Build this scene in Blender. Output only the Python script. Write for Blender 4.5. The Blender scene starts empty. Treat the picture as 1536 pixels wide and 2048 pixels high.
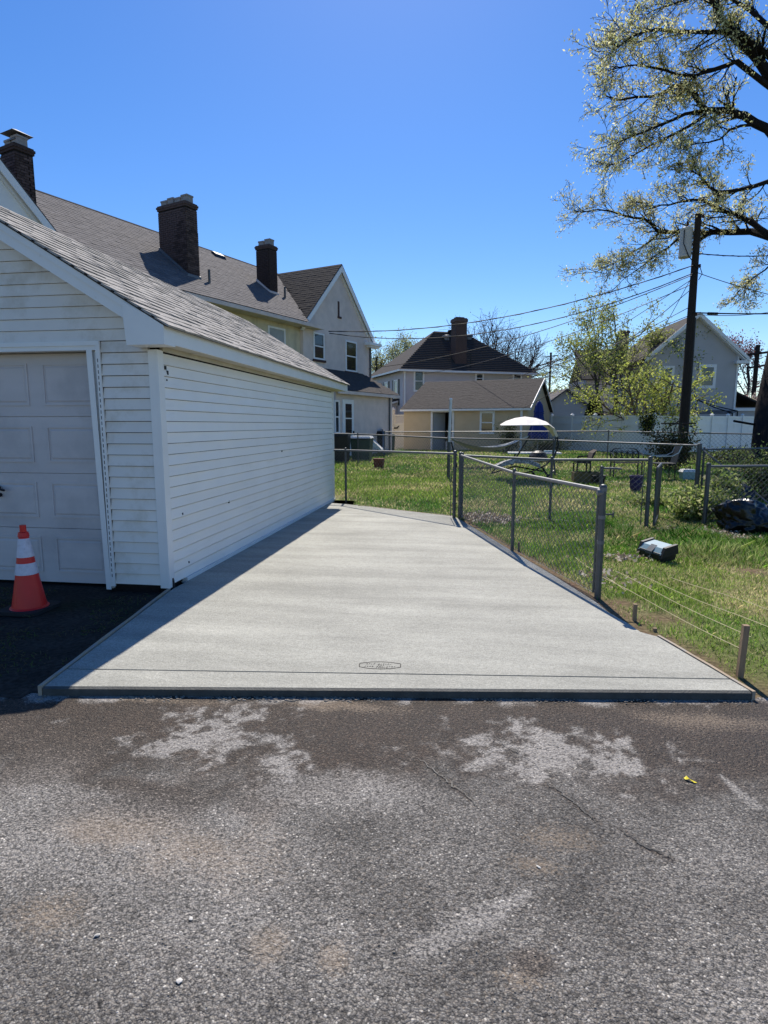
import bpy, math, random
import numpy as np
from mathutils import Matrix, Vector, noise as mnoise
random.seed(7); RNG = np.random.default_rng(7)
S = bpy.context.scene
COL = S.collection
# ------------------------------------------------------------------ camera
CF, CHY, CVX, CH = 1190., 850., 943., 1.55          # focal (px of 2048 high), horizon row, row of +Y vanishing, height
TH = math.atan((1024-CHY)/CF); PSI = math.atan((CVX-768)*math.cos(TH)/CF)
cam = bpy.data.cameras.new('camera'); camo = bpy.data.objects.new('camera', cam); COL.objects.link(camo)
camo.location = (0, 0, CH); camo.rotation_euler = (math.pi/2-TH, 0, PSI)
cam.sensor_fit = 'VERTICAL'; cam.sensor_height = 24; cam.lens = 24*CF/2048; cam.clip_start = .05; cam.clip_end = 3000
S.camera = camo
# ------------------------------------------------------------------ sky and sun
SUN = Vector((-.095, .83, 1.0)).normalized()
world = bpy.data.worlds.new('World'); S.world = world; world.use_nodes = True
wn = world.node_tree; wn.nodes.clear()
sky = wn.nodes.new('ShaderNodeTexSky'); sky.sky_type = 'NISHITA'; sky.sun_disc = False
sky.sun_elevation = math.asin(SUN.z); sky.sun_rotation = math.atan2(SUN.x, SUN.y)
sky.altitude = 0; sky.air_density = 1.0; sky.dust_density = 0.15; sky.ozone_density = 4.0
hs = wn.nodes.new('ShaderNodeHueSaturation'); hs.inputs['Saturation'].default_value = 1.28; hs.inputs['Value'].default_value = 1.0; hs.inputs['Hue'].default_value = .509
bg = wn.nodes.new('ShaderNodeBackground'); bg.inputs[1].default_value = 0.118
wo = wn.nodes.new('ShaderNodeOutputWorld')
wn.links.new(sky.outputs[0], hs.inputs['Color']); wn.links.new(hs.outputs[0], bg.inputs[0]); wn.links.new(bg.outputs[0], wo.inputs[0])
sl = bpy.data.lights.new('sun', 'SUN'); sl.energy = 5.0; sl.angle = math.radians(.5); sl.color = (1, .93, .83)
so = bpy.data.objects.new('sun', sl); COL.objects.link(so)
so.rotation_euler = SUN.to_track_quat('Z', 'Y').to_euler(); so.location = (0, 0, 30)
S.view_settings.view_transform = 'Standard'; S.view_settings.look = 'None'
S.view_settings.exposure = 0.32; S.view_settings.gamma = 1; S.view_settings.use_curve_mapping = False
S.render.engine = 'CYCLES'
S.cycles.max_bounces = 6; S.cycles.diffuse_bounces = 3; S.cycles.transparent_max_bounces = 8
# ------------------------------------------------------------------ survey helpers: photo pixel -> place in the world
F_ = np.array([-math.sin(PSI)*math.cos(TH), math.cos(PSI)*math.cos(TH), -math.sin(TH)])
R_ = np.array([math.cos(PSI), math.sin(PSI), 0.]); U_ = np.cross(R_, F_); O_ = np.array([0, 0, CH])
def ray(x, y): return F_+R_*(x-768)/CF-U_*(y-1024)/CF
def G(x, y, z=0.): d = ray(x, y); return O_+d*(z-CH)/d[2]
def D(x, y, dist): return O_+ray(x, y)*dist
def onP(P, n, x, y): r = ray(x, y); return O_+r*(((P-O_)@n)/(r@n))
def prj(p): v = np.asarray(p, float)-O_; w = v@F_; return 768+CF*(v@R_)/w, 1024-CF*(v@U_)/w
def gz(y): t = min(1, max(0, (y-8)/20.)); q = min(1, max(0, (y-3.3)/1.2)); return .2*t*t*(3-2*t)+.042*q*q*(3-2*q)
def ground(x, y):            # ground point seen at a pixel, on the gently rising yard
    p = G(x, y, 0.)
    for _ in range(12): p = G(x, y, gz(p[1]))
    return p
def topz(b, py):             # height that a vertical from b must have to reach row py
    lo, hi = b[2], b[2]+20
    for _ in range(40):
        m = (lo+hi)/2
        if prj([b[0], b[1], m])[1] > py: lo = m
        else: hi = m
    return lo
# ------------------------------------------------------------------ mesh helpers
class MB:
    def __init__(s): s.v = []; s.f = []; s.c = []
    def add(s, vs, fs, c=None):
        k = len(s.v); s.v.extend([tuple(map(float, p)) for p in vs]); s.f.extend([tuple(i+k for i in f) for f in fs])
        if c is not None: s.c.extend([c]*len(vs))
        return s
    def hexa(s, p, c=None):     # 8 corners: bottom loop 0-3, top loop 4-7
        return s.add(p, [(3, 2, 1, 0), (4, 5, 6, 7), (0, 1, 5, 4), (1, 2, 6, 5), (2, 3, 7, 6), (3, 0, 4, 7)], c)
    def box(s, x0, x1, y0, y1, z0, z1):
        return s.hexa([(x0, y0, z0), (x1, y0, z0), (x1, y1, z0), (x0, y1, z0), (x0, y0, z1), (x1, y0, z1), (x1, y1, z1), (x0, y1, z1)])
    def fbox(s, fr, s0, s1, n0, n1, z0, z1):
        return s.hexa([fr(s0, n1, z0), fr(s1, n1, z0), fr(s1, n0, z0), fr(s0, n0, z0), fr(s0, n1, z1), fr(s1, n1, z1), fr(s1, n0, z1), fr(s0, n0, z1)])
    def prism(s, loop, off):    # loop of points, extruded by vector off
        off = np.asarray(off, float); a = [np.asarray(p, float) for p in loop]; n = len(a)
        return s.add(a+[p+off for p in a], [tuple(range(n))[::-1], tuple(range(n, 2*n))]+[(i, (i+1) % n, n+(i+1) % n, n+i) for i in range(n)])
    def tube(s, pts, r, k=6, cap=True):
        pts = [np.asarray(p, float) for p in pts]; n = len(pts)
        rs = r if hasattr(r, '__len__') else [r]*n
        ref = None; vs = []
        for i, p in enumerate(pts):
            t = pts[min(i+1, n-1)]-pts[max(i-1, 0)]; t = t/(np.linalg.norm(t)+1e-9)
            if ref is None: ref = np.array([0, 0, 1.]) if abs(t[2]) < .9 else np.array([1., 0, 0])
            a = np.cross(t, ref); a /= (np.linalg.norm(a)+1e-9); b = np.cross(t, a); ref = -b if False else ref
            for j in range(k):
                w = 2*math.pi*j/k; vs.append(p+(a*math.cos(w)+b*math.sin(w))*rs[i])
        fs = [(i*k+j, i*k+(j+1) % k, (i+1)*k+(j+1) % k, (i+1)*k+j) for i in range(n-1) for j in range(k)]
        if cap: fs += [tuple(range(k))[::-1], tuple(range((n-1)*k, n*k))]
        return s.add(vs, fs)
    def lathe(s, base, prof, k=20):   # prof: list of (r, z)
        vs = []; n = len(prof)
        for r, z in prof:
            for j in range(k): w = 2*math.pi*j/k; vs.append((base[0]+r*math.cos(w), base[1]+r*math.sin(w), base[2]+z))
        fs = [(i*k+j, i*k+(j+1) % k, (i+1)*k+(j+1) % k, (i+1)*k+j) for i in range(n-1) for j in range(k)]
        fs += [tuple(range(k))[::-1], tuple(range((n-1)*k, n*k))]
        return s.add(vs, fs)
    def build(s, name, mat, parent=None, origin=None, smooth=False, kind=None):
        me = bpy.data.meshes.new(name)
        v = s.v
        if origin is not None: o = np.asarray(origin, float); v = [tuple(np.array(p)-o) for p in v]
        me.from_pydata(v, [], s.f); me.materials.append(mat)
        if s.c:
            at = me.color_attributes.new('col', 'FLOAT_COLOR', 'POINT')
            at.data.foreach_set('color', np.array([(c[0], c[1], c[2], 1) for c in s.c], dtype=np.float32).ravel())
        if smooth: me.shade_smooth()
        me.update()
        return link(me, name, parent, origin, kind)
def link(me, name, parent=None, origin=None, kind=None):
    o = bpy.data.objects.new(name, me); COL.objects.link(o)
    if origin is not None: o.location = tuple(origin)
    if parent is not None:
        o.parent = parent; o.matrix_parent_inverse = Matrix.Translation(-Vector(WORLD.get(parent.name, (0, 0, 0))))
    WORLD[o.name] = tuple(origin) if origin is not None else (0, 0, 0)
    if kind: o['kind'] = kind
    return o
WORLD = {}
def np_mesh(name, V, Fq, mat, parent=None, cols=None, kind=None, smooth=False, origin=None):
    """V (n,3); Fq (m,k) equal-sized faces"""
    V = np.asarray(V, np.float32)
    if origin is not None: V = V-np.asarray(origin, np.float32)
    me = bpy.data.meshes.new(name); m, k = Fq.shape
    me.vertices.add(len(V)); me.vertices.foreach_set('co', V.ravel())
    me.loops.add(m*k); me.loops.foreach_set('vertex_index', Fq.astype(np.int32).ravel())
    me.polygons.add(m); me.polygons.foreach_set('loop_start', np.arange(0, m*k, k, dtype=np.int32))
    me.update(calc_edges=True); me.materials.append(mat)
    if cols is not None:
        at = me.color_attributes.new('col', 'FLOAT_COLOR', 'POINT')
        at.data.foreach_set('color', np.concatenate([cols, np.ones((len(V), 1))], 1).astype(np.float32).ravel())
    if smooth: me.shade_smooth()
    return link(me, name, parent, origin, kind)
def thing(name, loc, label, cat, group=None):
    o = bpy.data.objects.new(name, None); COL.objects.link(o); o.location = tuple(map(float, loc)); o.empty_display_size = .1
    WORLD[o.name] = tuple(map(float, loc)); return tag(o, label, cat, group)
def tag(o, label, cat, group=None):
    o['label'] = label; o['category'] = cat
    if group: o['group'] = group
    return o
def frame(P, u, n):
    P = np.asarray(P, float)
    return lambda s, m, z: (P[0]+u[0]*s+n[0]*m, P[1]+u[1]*s+n[1]*m, z)
def piece(name, me, parent, loc, rot=None):    # a copy of a shared mesh as a child
    o = bpy.data.objects.new(name, me); COL.objects.link(o); o.parent = parent
    o.matrix_parent_inverse = Matrix.Translation(-Vector(WORLD.get(parent.name, (0, 0, 0)))); o.location = tuple(map(float, loc))
    if rot is not None: o.rotation_euler = rot
    return o
def sn(x, y, seed=0):          # smooth value noise, numpy
    x = np.asarray(x, float); y = np.asarray(y, float)
    xi = np.floor(x).astype(np.int64); yi = np.floor(y).astype(np.int64); fx = x-xi; fy = y-yi
    fx = fx*fx*(3-2*fx); fy = fy*fy*(3-2*fy)
    def h(a, b):
        n = (a*374761393+b*668265263+seed*1442695041) & 0xffffffff
        n = ((n ^ (n >> 13))*1274126177) & 0xffffffff
        return ((n ^ (n >> 16)) & 0xffff)/65535.
    return (h(xi, yi)*(1-fx)+h(xi+1, yi)*fx)*(1-fy)+(h(xi, yi+1)*(1-fx)+h(xi+1, yi+1)*fx)*fy
def fbm(x, y, o=4, seed=0):
    r = 0; a = .5
    for i in range(o): r = r+a*sn(x*2**i, y*2**i, seed+i*17); a *= .5
    return r/(1-.5**o)
# ------------------------------------------------------------------ materials
def mat(name, c, rough=.7, var=.12, scale=6., bump=0., bscale=60., metal=0., spec=.35, tint=None, tscale=2., tamt=.5, trange=(.5, .7), stretch=(1, 1, 1), piece_var=0., bdist=.01, coat=0., tstretch=(1, 1, 1)):
    m = bpy.data.materials.new(name); m.use_nodes = True; t = m.node_tree; N = t.nodes; L = t.links
    b = N['Principled BSDF']; b.inputs['Roughness'].default_value = rough; b.inputs['Metallic'].default_value = metal
    b.inputs['Specular IOR Level'].default_value = spec; b.inputs['Coat Weight'].default_value = coat
    g = N.new('ShaderNodeNewGeometry'); mp = N.new('ShaderNodeMapping'); mp.inputs['Scale'].default_value = stretch; L.new(g.outputs['Position'], mp.inputs[0])
    n1 = N.new('ShaderNodeTexNoise'); n1.inputs['Scale'].default_value = scale; n1.inputs['Detail'].default_value = 6; L.new(mp.outputs[0], n1.inputs['Vector'])
    r = N.new('ShaderNodeMapRange'); r.inputs[1].default_value = .25; r.inputs[2].default_value = .75; r.inputs[3].default_value = 1-var; r.inputs[4].default_value = 1+var
    L.new(n1.outputs['Fac'], r.inputs[0])
    mx = N.new('ShaderNodeMix'); mx.data_type = 'RGBA'; mx.blend_type = 'MULTIPLY'; mx.inputs[0].default_value = 1; mx.inputs[6].default_value = (*c, 1)
    val = r.outputs[0]
    if piece_var:
        oi = N.new('ShaderNodeObjectInfo'); r2 = N.new('ShaderNodeMapRange'); r2.inputs[3].default_value = 1-piece_var; r2.inputs[4].default_value = 1+piece_var
        L.new(oi.outputs['Random'], r2.inputs[0]); mu = N.new('ShaderNodeMath'); mu.operation = 'MULTIPLY'; L.new(val, mu.inputs[0]); L.new(r2.outputs[0], mu.inputs[1]); val = mu.outputs[0]
    L.new(val, mx.inputs[7]); out = mx.outputs[2]
    if tint:
        n2 = N.new('ShaderNodeTexNoise'); n2.inputs['Scale'].default_value = tscale; n2.inputs['Detail'].default_value = 8; n2.inputs['Roughness'].default_value = .65
        mp2 = N.new('ShaderNodeMapping'); mp2.inputs['Scale'].default_value = tstretch; L.new(g.outputs['Position'], mp2.inputs[0]); L.new(mp2.outputs[0], n2.inputs['Vector'])
        r3 = N.new('ShaderNodeMapRange'); r3.inputs[1].default_value = trange[0]; r3.inputs[2].default_value = trange[1]; r3.inputs[4].default_value = tamt
        L.new(n2.outputs['Fac'], r3.inputs[0]); m2 = N.new('ShaderNodeMix'); m2.data_type = 'RGBA'; L.new(r3.outputs[0], m2.inputs[0]); L.new(out, m2.inputs[6]); m2.inputs[7].default_value = (*tint, 1); out = m2.outputs[2]
    L.new(out, b.inputs['Base Color'])
    if bump:
        n3 = N.new('ShaderNodeTexNoise'); n3.inputs['Scale'].default_value = bscale; n3.inputs['Detail'].default_value = 4; L.new(mp.outputs[0], n3.inputs['Vector'])
        bp = N.new('ShaderNodeBump'); bp.inputs['Strength'].default_value = bump; bp.inputs['Distance'].default_value = bdist; L.new(n3.outputs['Fac'], bp.inputs['Height']); L.new(bp.outputs[0], b.inputs['Normal'])
    return m
def leafmat(name, trans=.45, rough=.6):
    m = bpy.data.materials.new(name); m.use_nodes = True; t = m.node_tree; N = t.nodes; L = t.links
    b = N['Principled BSDF']; b.inputs['Roughness'].default_value = rough; b.inputs['Specular IOR Level'].default_value = .25
    a = N.new('ShaderNodeAttribute'); a.attribute_name = 'col'; L.new(a.outputs['Color'], b.inputs['Base Color'])
    tr = N.new('ShaderNodeBsdfTranslucent'); L.new(a.outputs['Color'], tr.inputs[0])
    mx = N.new('ShaderNodeMixShader'); mx.inputs[0].default_value = trans
    L.new(b.outputs[0], mx.inputs[1]); L.new(tr.outputs[0], mx.inputs[2]); L.new(mx.outputs[0], N['Material Output'].inputs[0])
    return m
M = {}
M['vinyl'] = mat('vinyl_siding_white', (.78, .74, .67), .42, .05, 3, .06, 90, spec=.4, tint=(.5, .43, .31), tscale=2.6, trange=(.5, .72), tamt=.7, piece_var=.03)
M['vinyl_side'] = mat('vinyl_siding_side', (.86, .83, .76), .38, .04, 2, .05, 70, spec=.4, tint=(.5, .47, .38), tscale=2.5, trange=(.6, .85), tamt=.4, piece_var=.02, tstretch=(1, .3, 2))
M['trim'] = mat('white_aluminium_trim', (.78, .78, .75), .35, .04, 4, .03, 40, spec=.45, tint=(.35, .33, .3), tscale=9, trange=(.66, .85), tamt=.5)
M['soffit'] = mat('soffit_cream', (.5, .46, .36), .6, .15, 4, tint=(.2, .16, .1), tscale=5, trange=(.5, .75), tamt=.6, tstretch=(1, .4, 3))
M['door'] = mat('garage_door_paint', (.6, .55, .53), .45, .06, 3, .15, 120, spec=.35, tint=(.3, .28, .28), tscale=1.5, trange=(.5, .75), tamt=.5, stretch=(.25, 1, 3))
M['shingle'] = mat('weathered_shingle', (.34, .32, .295), .9, .3, 14, .5, 160, spec=.15, tint=(.12, .11, .10), tscale=5, trange=(.52, .7), tamt=.45, piece_var=.07, tstretch=(1, 2.2, 1))
M['roofdeck'] = mat('shingle_underlay', (.035, .034, .034), .95, .2, 8)
M['h_shingle'] = mat('house_shingle', (.145, .135, .135), .9, .22, 9, .4, 120, spec=.15, tint=(.09, .09, .095), tscale=3, trange=(.5, .7), tamt=.5, piece_var=.14)
M['d_shingle'] = mat('dark_shingle', (.052, .046, .044), .9, .25, 6, .3, 60, spec=.15, piece_var=.15)
M['stucco'] = mat('stucco_pink_grey', (.72, .62, .57), .9, .1, 3, .7, 45, spec=.15, tint=(.55, .47, .43), tscale=1.1, trange=(.45, .7), tamt=.5, bdist=.02)
M['stucco_y'] = mat('stucco_cream', (.64, .57, .42), .9, .12, 3, .7, 45, spec=.15, tint=(.33, .3, .22), tscale=1.6, trange=(.45, .7), tamt=.6, bdist=.02, tstretch=(2, 2, .4))
M['brick'] = mat('dark_red_brick', (.085, .058, .052), .85, .4, 20, .3, 120, spec=.2, piece_var=.45)
M['mortar'] = mat('sooty_mortar', (.016, .013, .012), .95, .3, 20, .3, 120)
M['cmortar'] = mat('grey_chimney_mortar', (.014, .012, .012), .95, .35, 14, .3, 120)
M['clay'] = mat('clay_flue', (.3, .28, .27), .8, .2, 12)
M['steel'] = mat('galvanised_steel', (.2, .205, .21), .65, .15, 12, metal=.7, spec=.5)
M['dsteel'] = mat('weathered_galvanised', (.10, .105, .11), .5, .2, 14, metal=.6, spec=.4, tint=(.12, .07, .05), tscale=8, trange=(.6, .8), tamt=.5)
M['wire'] = mat('chain_link_wire', (.16, .165, .17), .5, .15, 14, metal=.6, spec=.4)
M['black'] = mat('black_paint', (.012, .012, .013), .5, .2, 10)
M['cable'] = mat('black_cable', (.015, .015, .016), .6, .2, 10)
M['glass'] = mat('window_glass', (.012, .015, .02), .06, .1, 3, spec=.8)
M['blind'] = mat('window_blind', (.35, .37, .38), .6, .1, 6)
M['window'] = mat('window_frame_white', (.8, .8, .8), .45, .05, 8)
M['brown'] = mat('brown_sill_brick', (.07, .035, .03), .8, .2, 10)
M['gray_stucco'] = mat('grey_wall', (.52, .49, .52), .8, .06, 2, .2, 60)
M['gray_siding'] = mat('grey_lap_siding', (.52, .49, .47), .6, .06, 2)
M['tan'] = mat('tan_wall_paint', (.60, .47, .31), .8, .08, 2, .25, 50, tint=(.52, .38, .22), tscale=1.2, trange=(.5, .75), tamt=.4)
M['gray_blue'] = mat('blue_grey_wall', (.46, .45, .46), .75, .06, 1.5, .2, 50)
M['pvc'] = mat('white_vinyl_fence', (.8, .8, .79), .4, .05, 2, tint=(.3, .33, .25), tscale=3, trange=(.6, .8), tamt=.35)
M['pvc_warm'] = mat('cream_vinyl_gate', (.74, .68, .6), .45, .05, 3)
M['pole'] = mat('creosoted_pole_wood', (.026, .018, .014), .85, .3, 8, .5, 60, stretch=(4, 4, .5))
M['bark'] = mat('dark_bark', (.02, .017, .017), .95, .3, 10, .9, 14, spec=.1, stretch=(2, 2, .6), bdist=.03)
M['twig'] = mat('grey_twig', (.075, .06, .06), .9, .25, 10)
M['ltwig'] = mat('brown_twig', (.12, .085, .065), .9, .25, 10)
M['wood'] = mat('pine_stake', (.26, .18, .11), .8, .2, 12, .4, 80, stretch=(4, 4, .6), piece_var=.15)
M['form'] = mat('form_board', (.38, .29, .19), .8, .2, 9, .3, 60, tint=(.3, .3, .29), tscale=5, trange=(.45, .65), tamt=.8)
M['dwood'] = mat('dark_old_wood', (.06, .045, .035), .85, .3, 10, .4, 60)
M['orange'] = mat('cone_orange_plastic', (.66, .014, .012), .38, .07, 9, .04, 60, spec=.45, tint=(.3, .02, .015), tscale=9, trange=(.6, .8), tamt=.5)
M['band'] = mat('reflective_sheeting', (.62, .6, .66), .3, .12, 30, .25, 90, spec=.6, tint=(.35, .32, .34), tscale=20, trange=(.55, .7), tamt=.5)
M['rubber'] = mat('black_rubber', (.02, .02, .021), .75, .2, 12, .2, 70)
M['green'] = mat('dark_green_plastic', (.02, .06, .045), .5, .1, 5)
M['navy'] = mat('blue_canvas', (.008, .022, .16), .7, .15, 6, .2, 30)
M['canvas'] = mat('white_canvas', (.72, .68, .62), .75, .05, 4)
M['netting'] = mat('grey_hammock_cloth', (.22, .25, .27), .8, .2, 8)
M['yellowwood'] = mat('ochre_planter', (.14, .1, .035), .75, .3, 8)
M['purple'] = mat('purple_pot', (.03, .022, .09), .6, .3, 14)
M['cooler'] = mat('pale_blue_plastic', (.3, .42, .45), .5, .08, 8)
M['terracotta'] = mat('rusty_terracotta', (.16, .045, .022), .8, .2, 14)
M['white'] = mat('white_plastic', (.66, .66, .64), .5, .06, 8)
M['bag'] = mat('black_bin_bag', (.006, .006, .007), .28, .1, 6, .5, 22, spec=.45, bdist=.02)
M['tool'] = mat('pale_blue_toolbox_lid', (.22, .33, .38), .4, .08, 12)
M['yellow'] = mat('yellow_leaf', (.75, .62, .03), .5, .08, 30)
M['string'] = mat('pale_string', (.58, .5, .3), .8, .1, 30)
M['stone'] = mat('concrete_crumb', (.5, .48, .44), .9, .2, 40, .4, 120, piece_var=.25)
M['leaf'] = leafmat('foliage', .5)
M['grassm'] = leafmat('grass_blades', .5, .65)
M['grit'] = mat('brown_grit', (.24, .21, .17), .9, .3, 40)
M['edge_shade'] = mat('painted_shade_concrete', (.07, .072, .066), .7, .25, 14, .4, 90, tint=(.15, .15, .14), tscale=12, trange=(.6, .75), tamt=.5)  # dark tone stands for the shade on the slab's front face
M['rust'] = mat('rusty_iron', (.05, .03, .022), .8, .3, 14)

def asphalt_mat():
    m = bpy.data.materials.new('worn_asphalt'); m.use_nodes = True; t = m.node_tree; N = t.nodes; L = t.links
    b = N['Principled BSDF']; b.inputs['Specular IOR Level'].default_value = .3
    g = N.new('ShaderNodeNewGeometry')
    def vor(scale, feat='F1'):
        v = N.new('ShaderNodeTexVoronoi'); v.feature = feat; v.inputs['Scale'].default_value = scale; L.new(wv.outputs[0], v.inputs['Vector']); return v
    nz = N.new('ShaderNodeTexNoise'); nz.inputs['Scale'].default_value = 40; nz.inputs['Detail'].default_value = 3; L.new(g.outputs['Position'], nz.inputs['Vector'])
    wv = N.new('ShaderNodeMix'); wv.data_type = 'VECTOR'; wv.inputs[0].default_value = .012; L.new(g.outputs['Position'], wv.inputs[4]); L.new(nz.outputs['Color'], wv.inputs[5])
    class O: pass
    w2 = O(); w2.outputs = [wv.outputs[1]]; wv = w2
    v1 = vor(150); v2 = vor(62); v3 = vor(300)
    # per-stone tone
    sep = N.new('ShaderNodeSeparateColor'); L.new(v1.outputs['Color'], sep.inputs[0])
    cr = N.new('ShaderNodeValToRGB'); e = cr.color_ramp
    e.elements[0].position = 0; e.elements[0].color = (.068, .063, .057, 1); e.elements[1].position = .5; e.elements[1].color = (.142, .133, .121, 1)
    for p, c in ((.8, (.19, .177, .16, 1)), (.97, (.24, .225, .2, 1)), (1, (.48, .45, .4, 1))): q = e.elements.new(p); q.color = c
    L.new(sep.outputs[0], cr.inputs[0])
    # dark gaps
    gp = N.new('ShaderNodeMapRange'); gp.inputs[1].default_value = .35; gp.inputs[2].default_value = .75; gp.inputs[3].default_value = 1; gp.inputs[4].default_value = .42; L.new(v1.outputs['Distance'], gp.inputs[0])
    mg = N.new('ShaderNodeMix'); mg.data_type = 'RGBA'; mg.blend_type = 'MULTIPLY'; mg.inputs[0].default_value = 1; L.new(cr.outputs[0], mg.inputs[6]); L.new(gp.outputs[0], mg.inputs[7])
    col = mg.outputs[2]
    a = N.new('ShaderNodeAttribute'); a.attribute_name = 'col'; sp = N.new('ShaderNodeSeparateColor'); L.new(a.outputs['Color'], sp.inputs[0])
    fine = N.new('ShaderNodeTexNoise'); fine.inputs['Scale'].default_value = 75; fine.inputs['Detail'].default_value = 5; L.new(g.outputs['Position'], fine.inputs['Vector'])
    def over(col, fac, c, lo, hi, amt, speck=True):
        ad = N.new('ShaderNodeMath'); ad.operation = 'ADD'
        if speck:
            s2 = N.new('ShaderNodeMath'); s2.operation = 'MULTIPLY_ADD'; L.new(fine.outputs[0], s2.inputs[0]); s2.inputs[1].default_value = 3.2; s2.inputs[2].default_value = -1.6; L.new(s2.outputs[0], ad.inputs[1])
        else: ad.inputs[1].default_value = 0
        L.new(fac, ad.inputs[0])
        r = N.new('ShaderNodeMapRange'); r.inputs[1].default_value = lo; r.inputs[2].default_value = hi; r.inputs[4].default_value = amt; L.new(ad.outputs[0], r.inputs[0])
        x = N.new('ShaderNodeMix'); x.data_type = 'RGBA'; L.new(r.outputs[0], x.inputs[0]); L.new(col, x.inputs[6]); x.inputs[7].default_value = (*c, 1); return x.outputs[2]
    pn = N.new('ShaderNodeTexNoise'); pn.inputs['Scale'].default_value = 3.5; pn.inputs['Detail'].default_value = 9; pn.inputs['Roughness'].default_value = .7; L.new(g.outputs['Position'], pn.inputs['Vector'])
    pr = N.new('ShaderNodeMapRange'); pr.inputs[1].default_value = .35; pr.inputs[2].default_value = .65; pr.inputs[3].default_value = .68; pr.inputs[4].default_value = 1.3; L.new(pn.outputs[0], pr.inputs[0])
    pt = N.new('ShaderNodeTexNoise'); pt.inputs['Scale'].default_value = 38; pt.inputs['Detail'].default_value = 3; L.new(g.outputs['Position'], pt.inputs['Vector'])
    pq = N.new('ShaderNodeMapRange'); pq.inputs[1].default_value = .33; pq.inputs[2].default_value = .42; pq.inputs[3].default_value = .5; pq.inputs[4].default_value = 1; L.new(pt.outputs[0], pq.inputs[0])
    mm_ = N.new('ShaderNodeMath'); mm_.operation = 'MULTIPLY'; L.new(pr.outputs[0], mm_.inputs[0]); L.new(pq.outputs[0], mm_.inputs[1])
    x = N.new('ShaderNodeMix'); x.data_type = 'RGBA'; x.blend_type = 'MULTIPLY'; x.inputs[0].default_value = 1; L.new(col, x.inputs[6]); L.new(mm_.outputs[0], x.inputs[7]); col = x.outputs[2]
    # R: damp brown, G: pale cement dust, B: tan sand
    x = N.new('ShaderNodeMix'); x.data_type = 'RGBA'; x.blend_type = 'MULTIPLY'; L.new(sp.outputs[0], x.inputs[0]); L.new(col, x.inputs[6]); x.inputs[7].default_value = (.29, .205, .155, 1); col = x.outputs[2]
    lg = N.new('ShaderNodeMath'); lg.operation = 'MULTIPLY_ADD'; L.new(sp.outputs[1], lg.inputs[0]); lg.inputs[1].default_value = .95; lg.inputs[2].default_value = 1; x = N.new('ShaderNodeMix'); x.data_type = 'RGBA'; x.blend_type = 'MULTIPLY'; x.clamp_result = False; x.inputs[0].default_value = 1; L.new(col, x.inputs[6]); L.new(lg.outputs[0], x.inputs[7]); col = x.outputs[2]
    col = over(col, sp.outputs[2], (.30, .23, .16), .1, 1.3, .7)
    col = over(col, sp.outputs[1], (.37, .345, .315), .5, 1.15, .7)
    L.new(col, b.inputs['Base Color'])
    ro = N.new('ShaderNodeMapRange'); ro.inputs[3].default_value = .78; ro.inputs[4].default_value = .6; L.new(sp.outputs[0], ro.inputs[0]); L.new(ro.outputs[0], b.inputs['Roughness'])
    # relief: rounded stones of two sizes
    h1 = N.new('ShaderNodeMath'); h1.operation = 'MULTIPLY'; L.new(v1.outputs['Distance'], h1.inputs[0]); h1.inputs[1].default_value = -1.
    h2 = N.new('ShaderNodeMath'); h2.operation = 'MULTIPLY_ADD'; L.new(v2.outputs['Distance'], h2.inputs[0]); h2.inputs[1].default_value = -1.1; L.new(h1.outputs[0], h2.inputs[2])
    h3 = N.new('ShaderNodeMath'); h3.operation = 'MULTIPLY_ADD'; L.new(v3.outputs['Distance'], h3.inputs[0]); h3.inputs[1].default_value = -.4; L.new(h2.outputs[0], h3.inputs[2])
    bp = N.new('ShaderNodeBump'); bp.inputs['Strength'].default_value = .75; bp.inputs['Distance'].default_value = .006; L.new(h3.outputs[0], bp.inputs['Height']); L.new(bp.outputs[0], b.inputs['Normal'])
    return m
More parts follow.
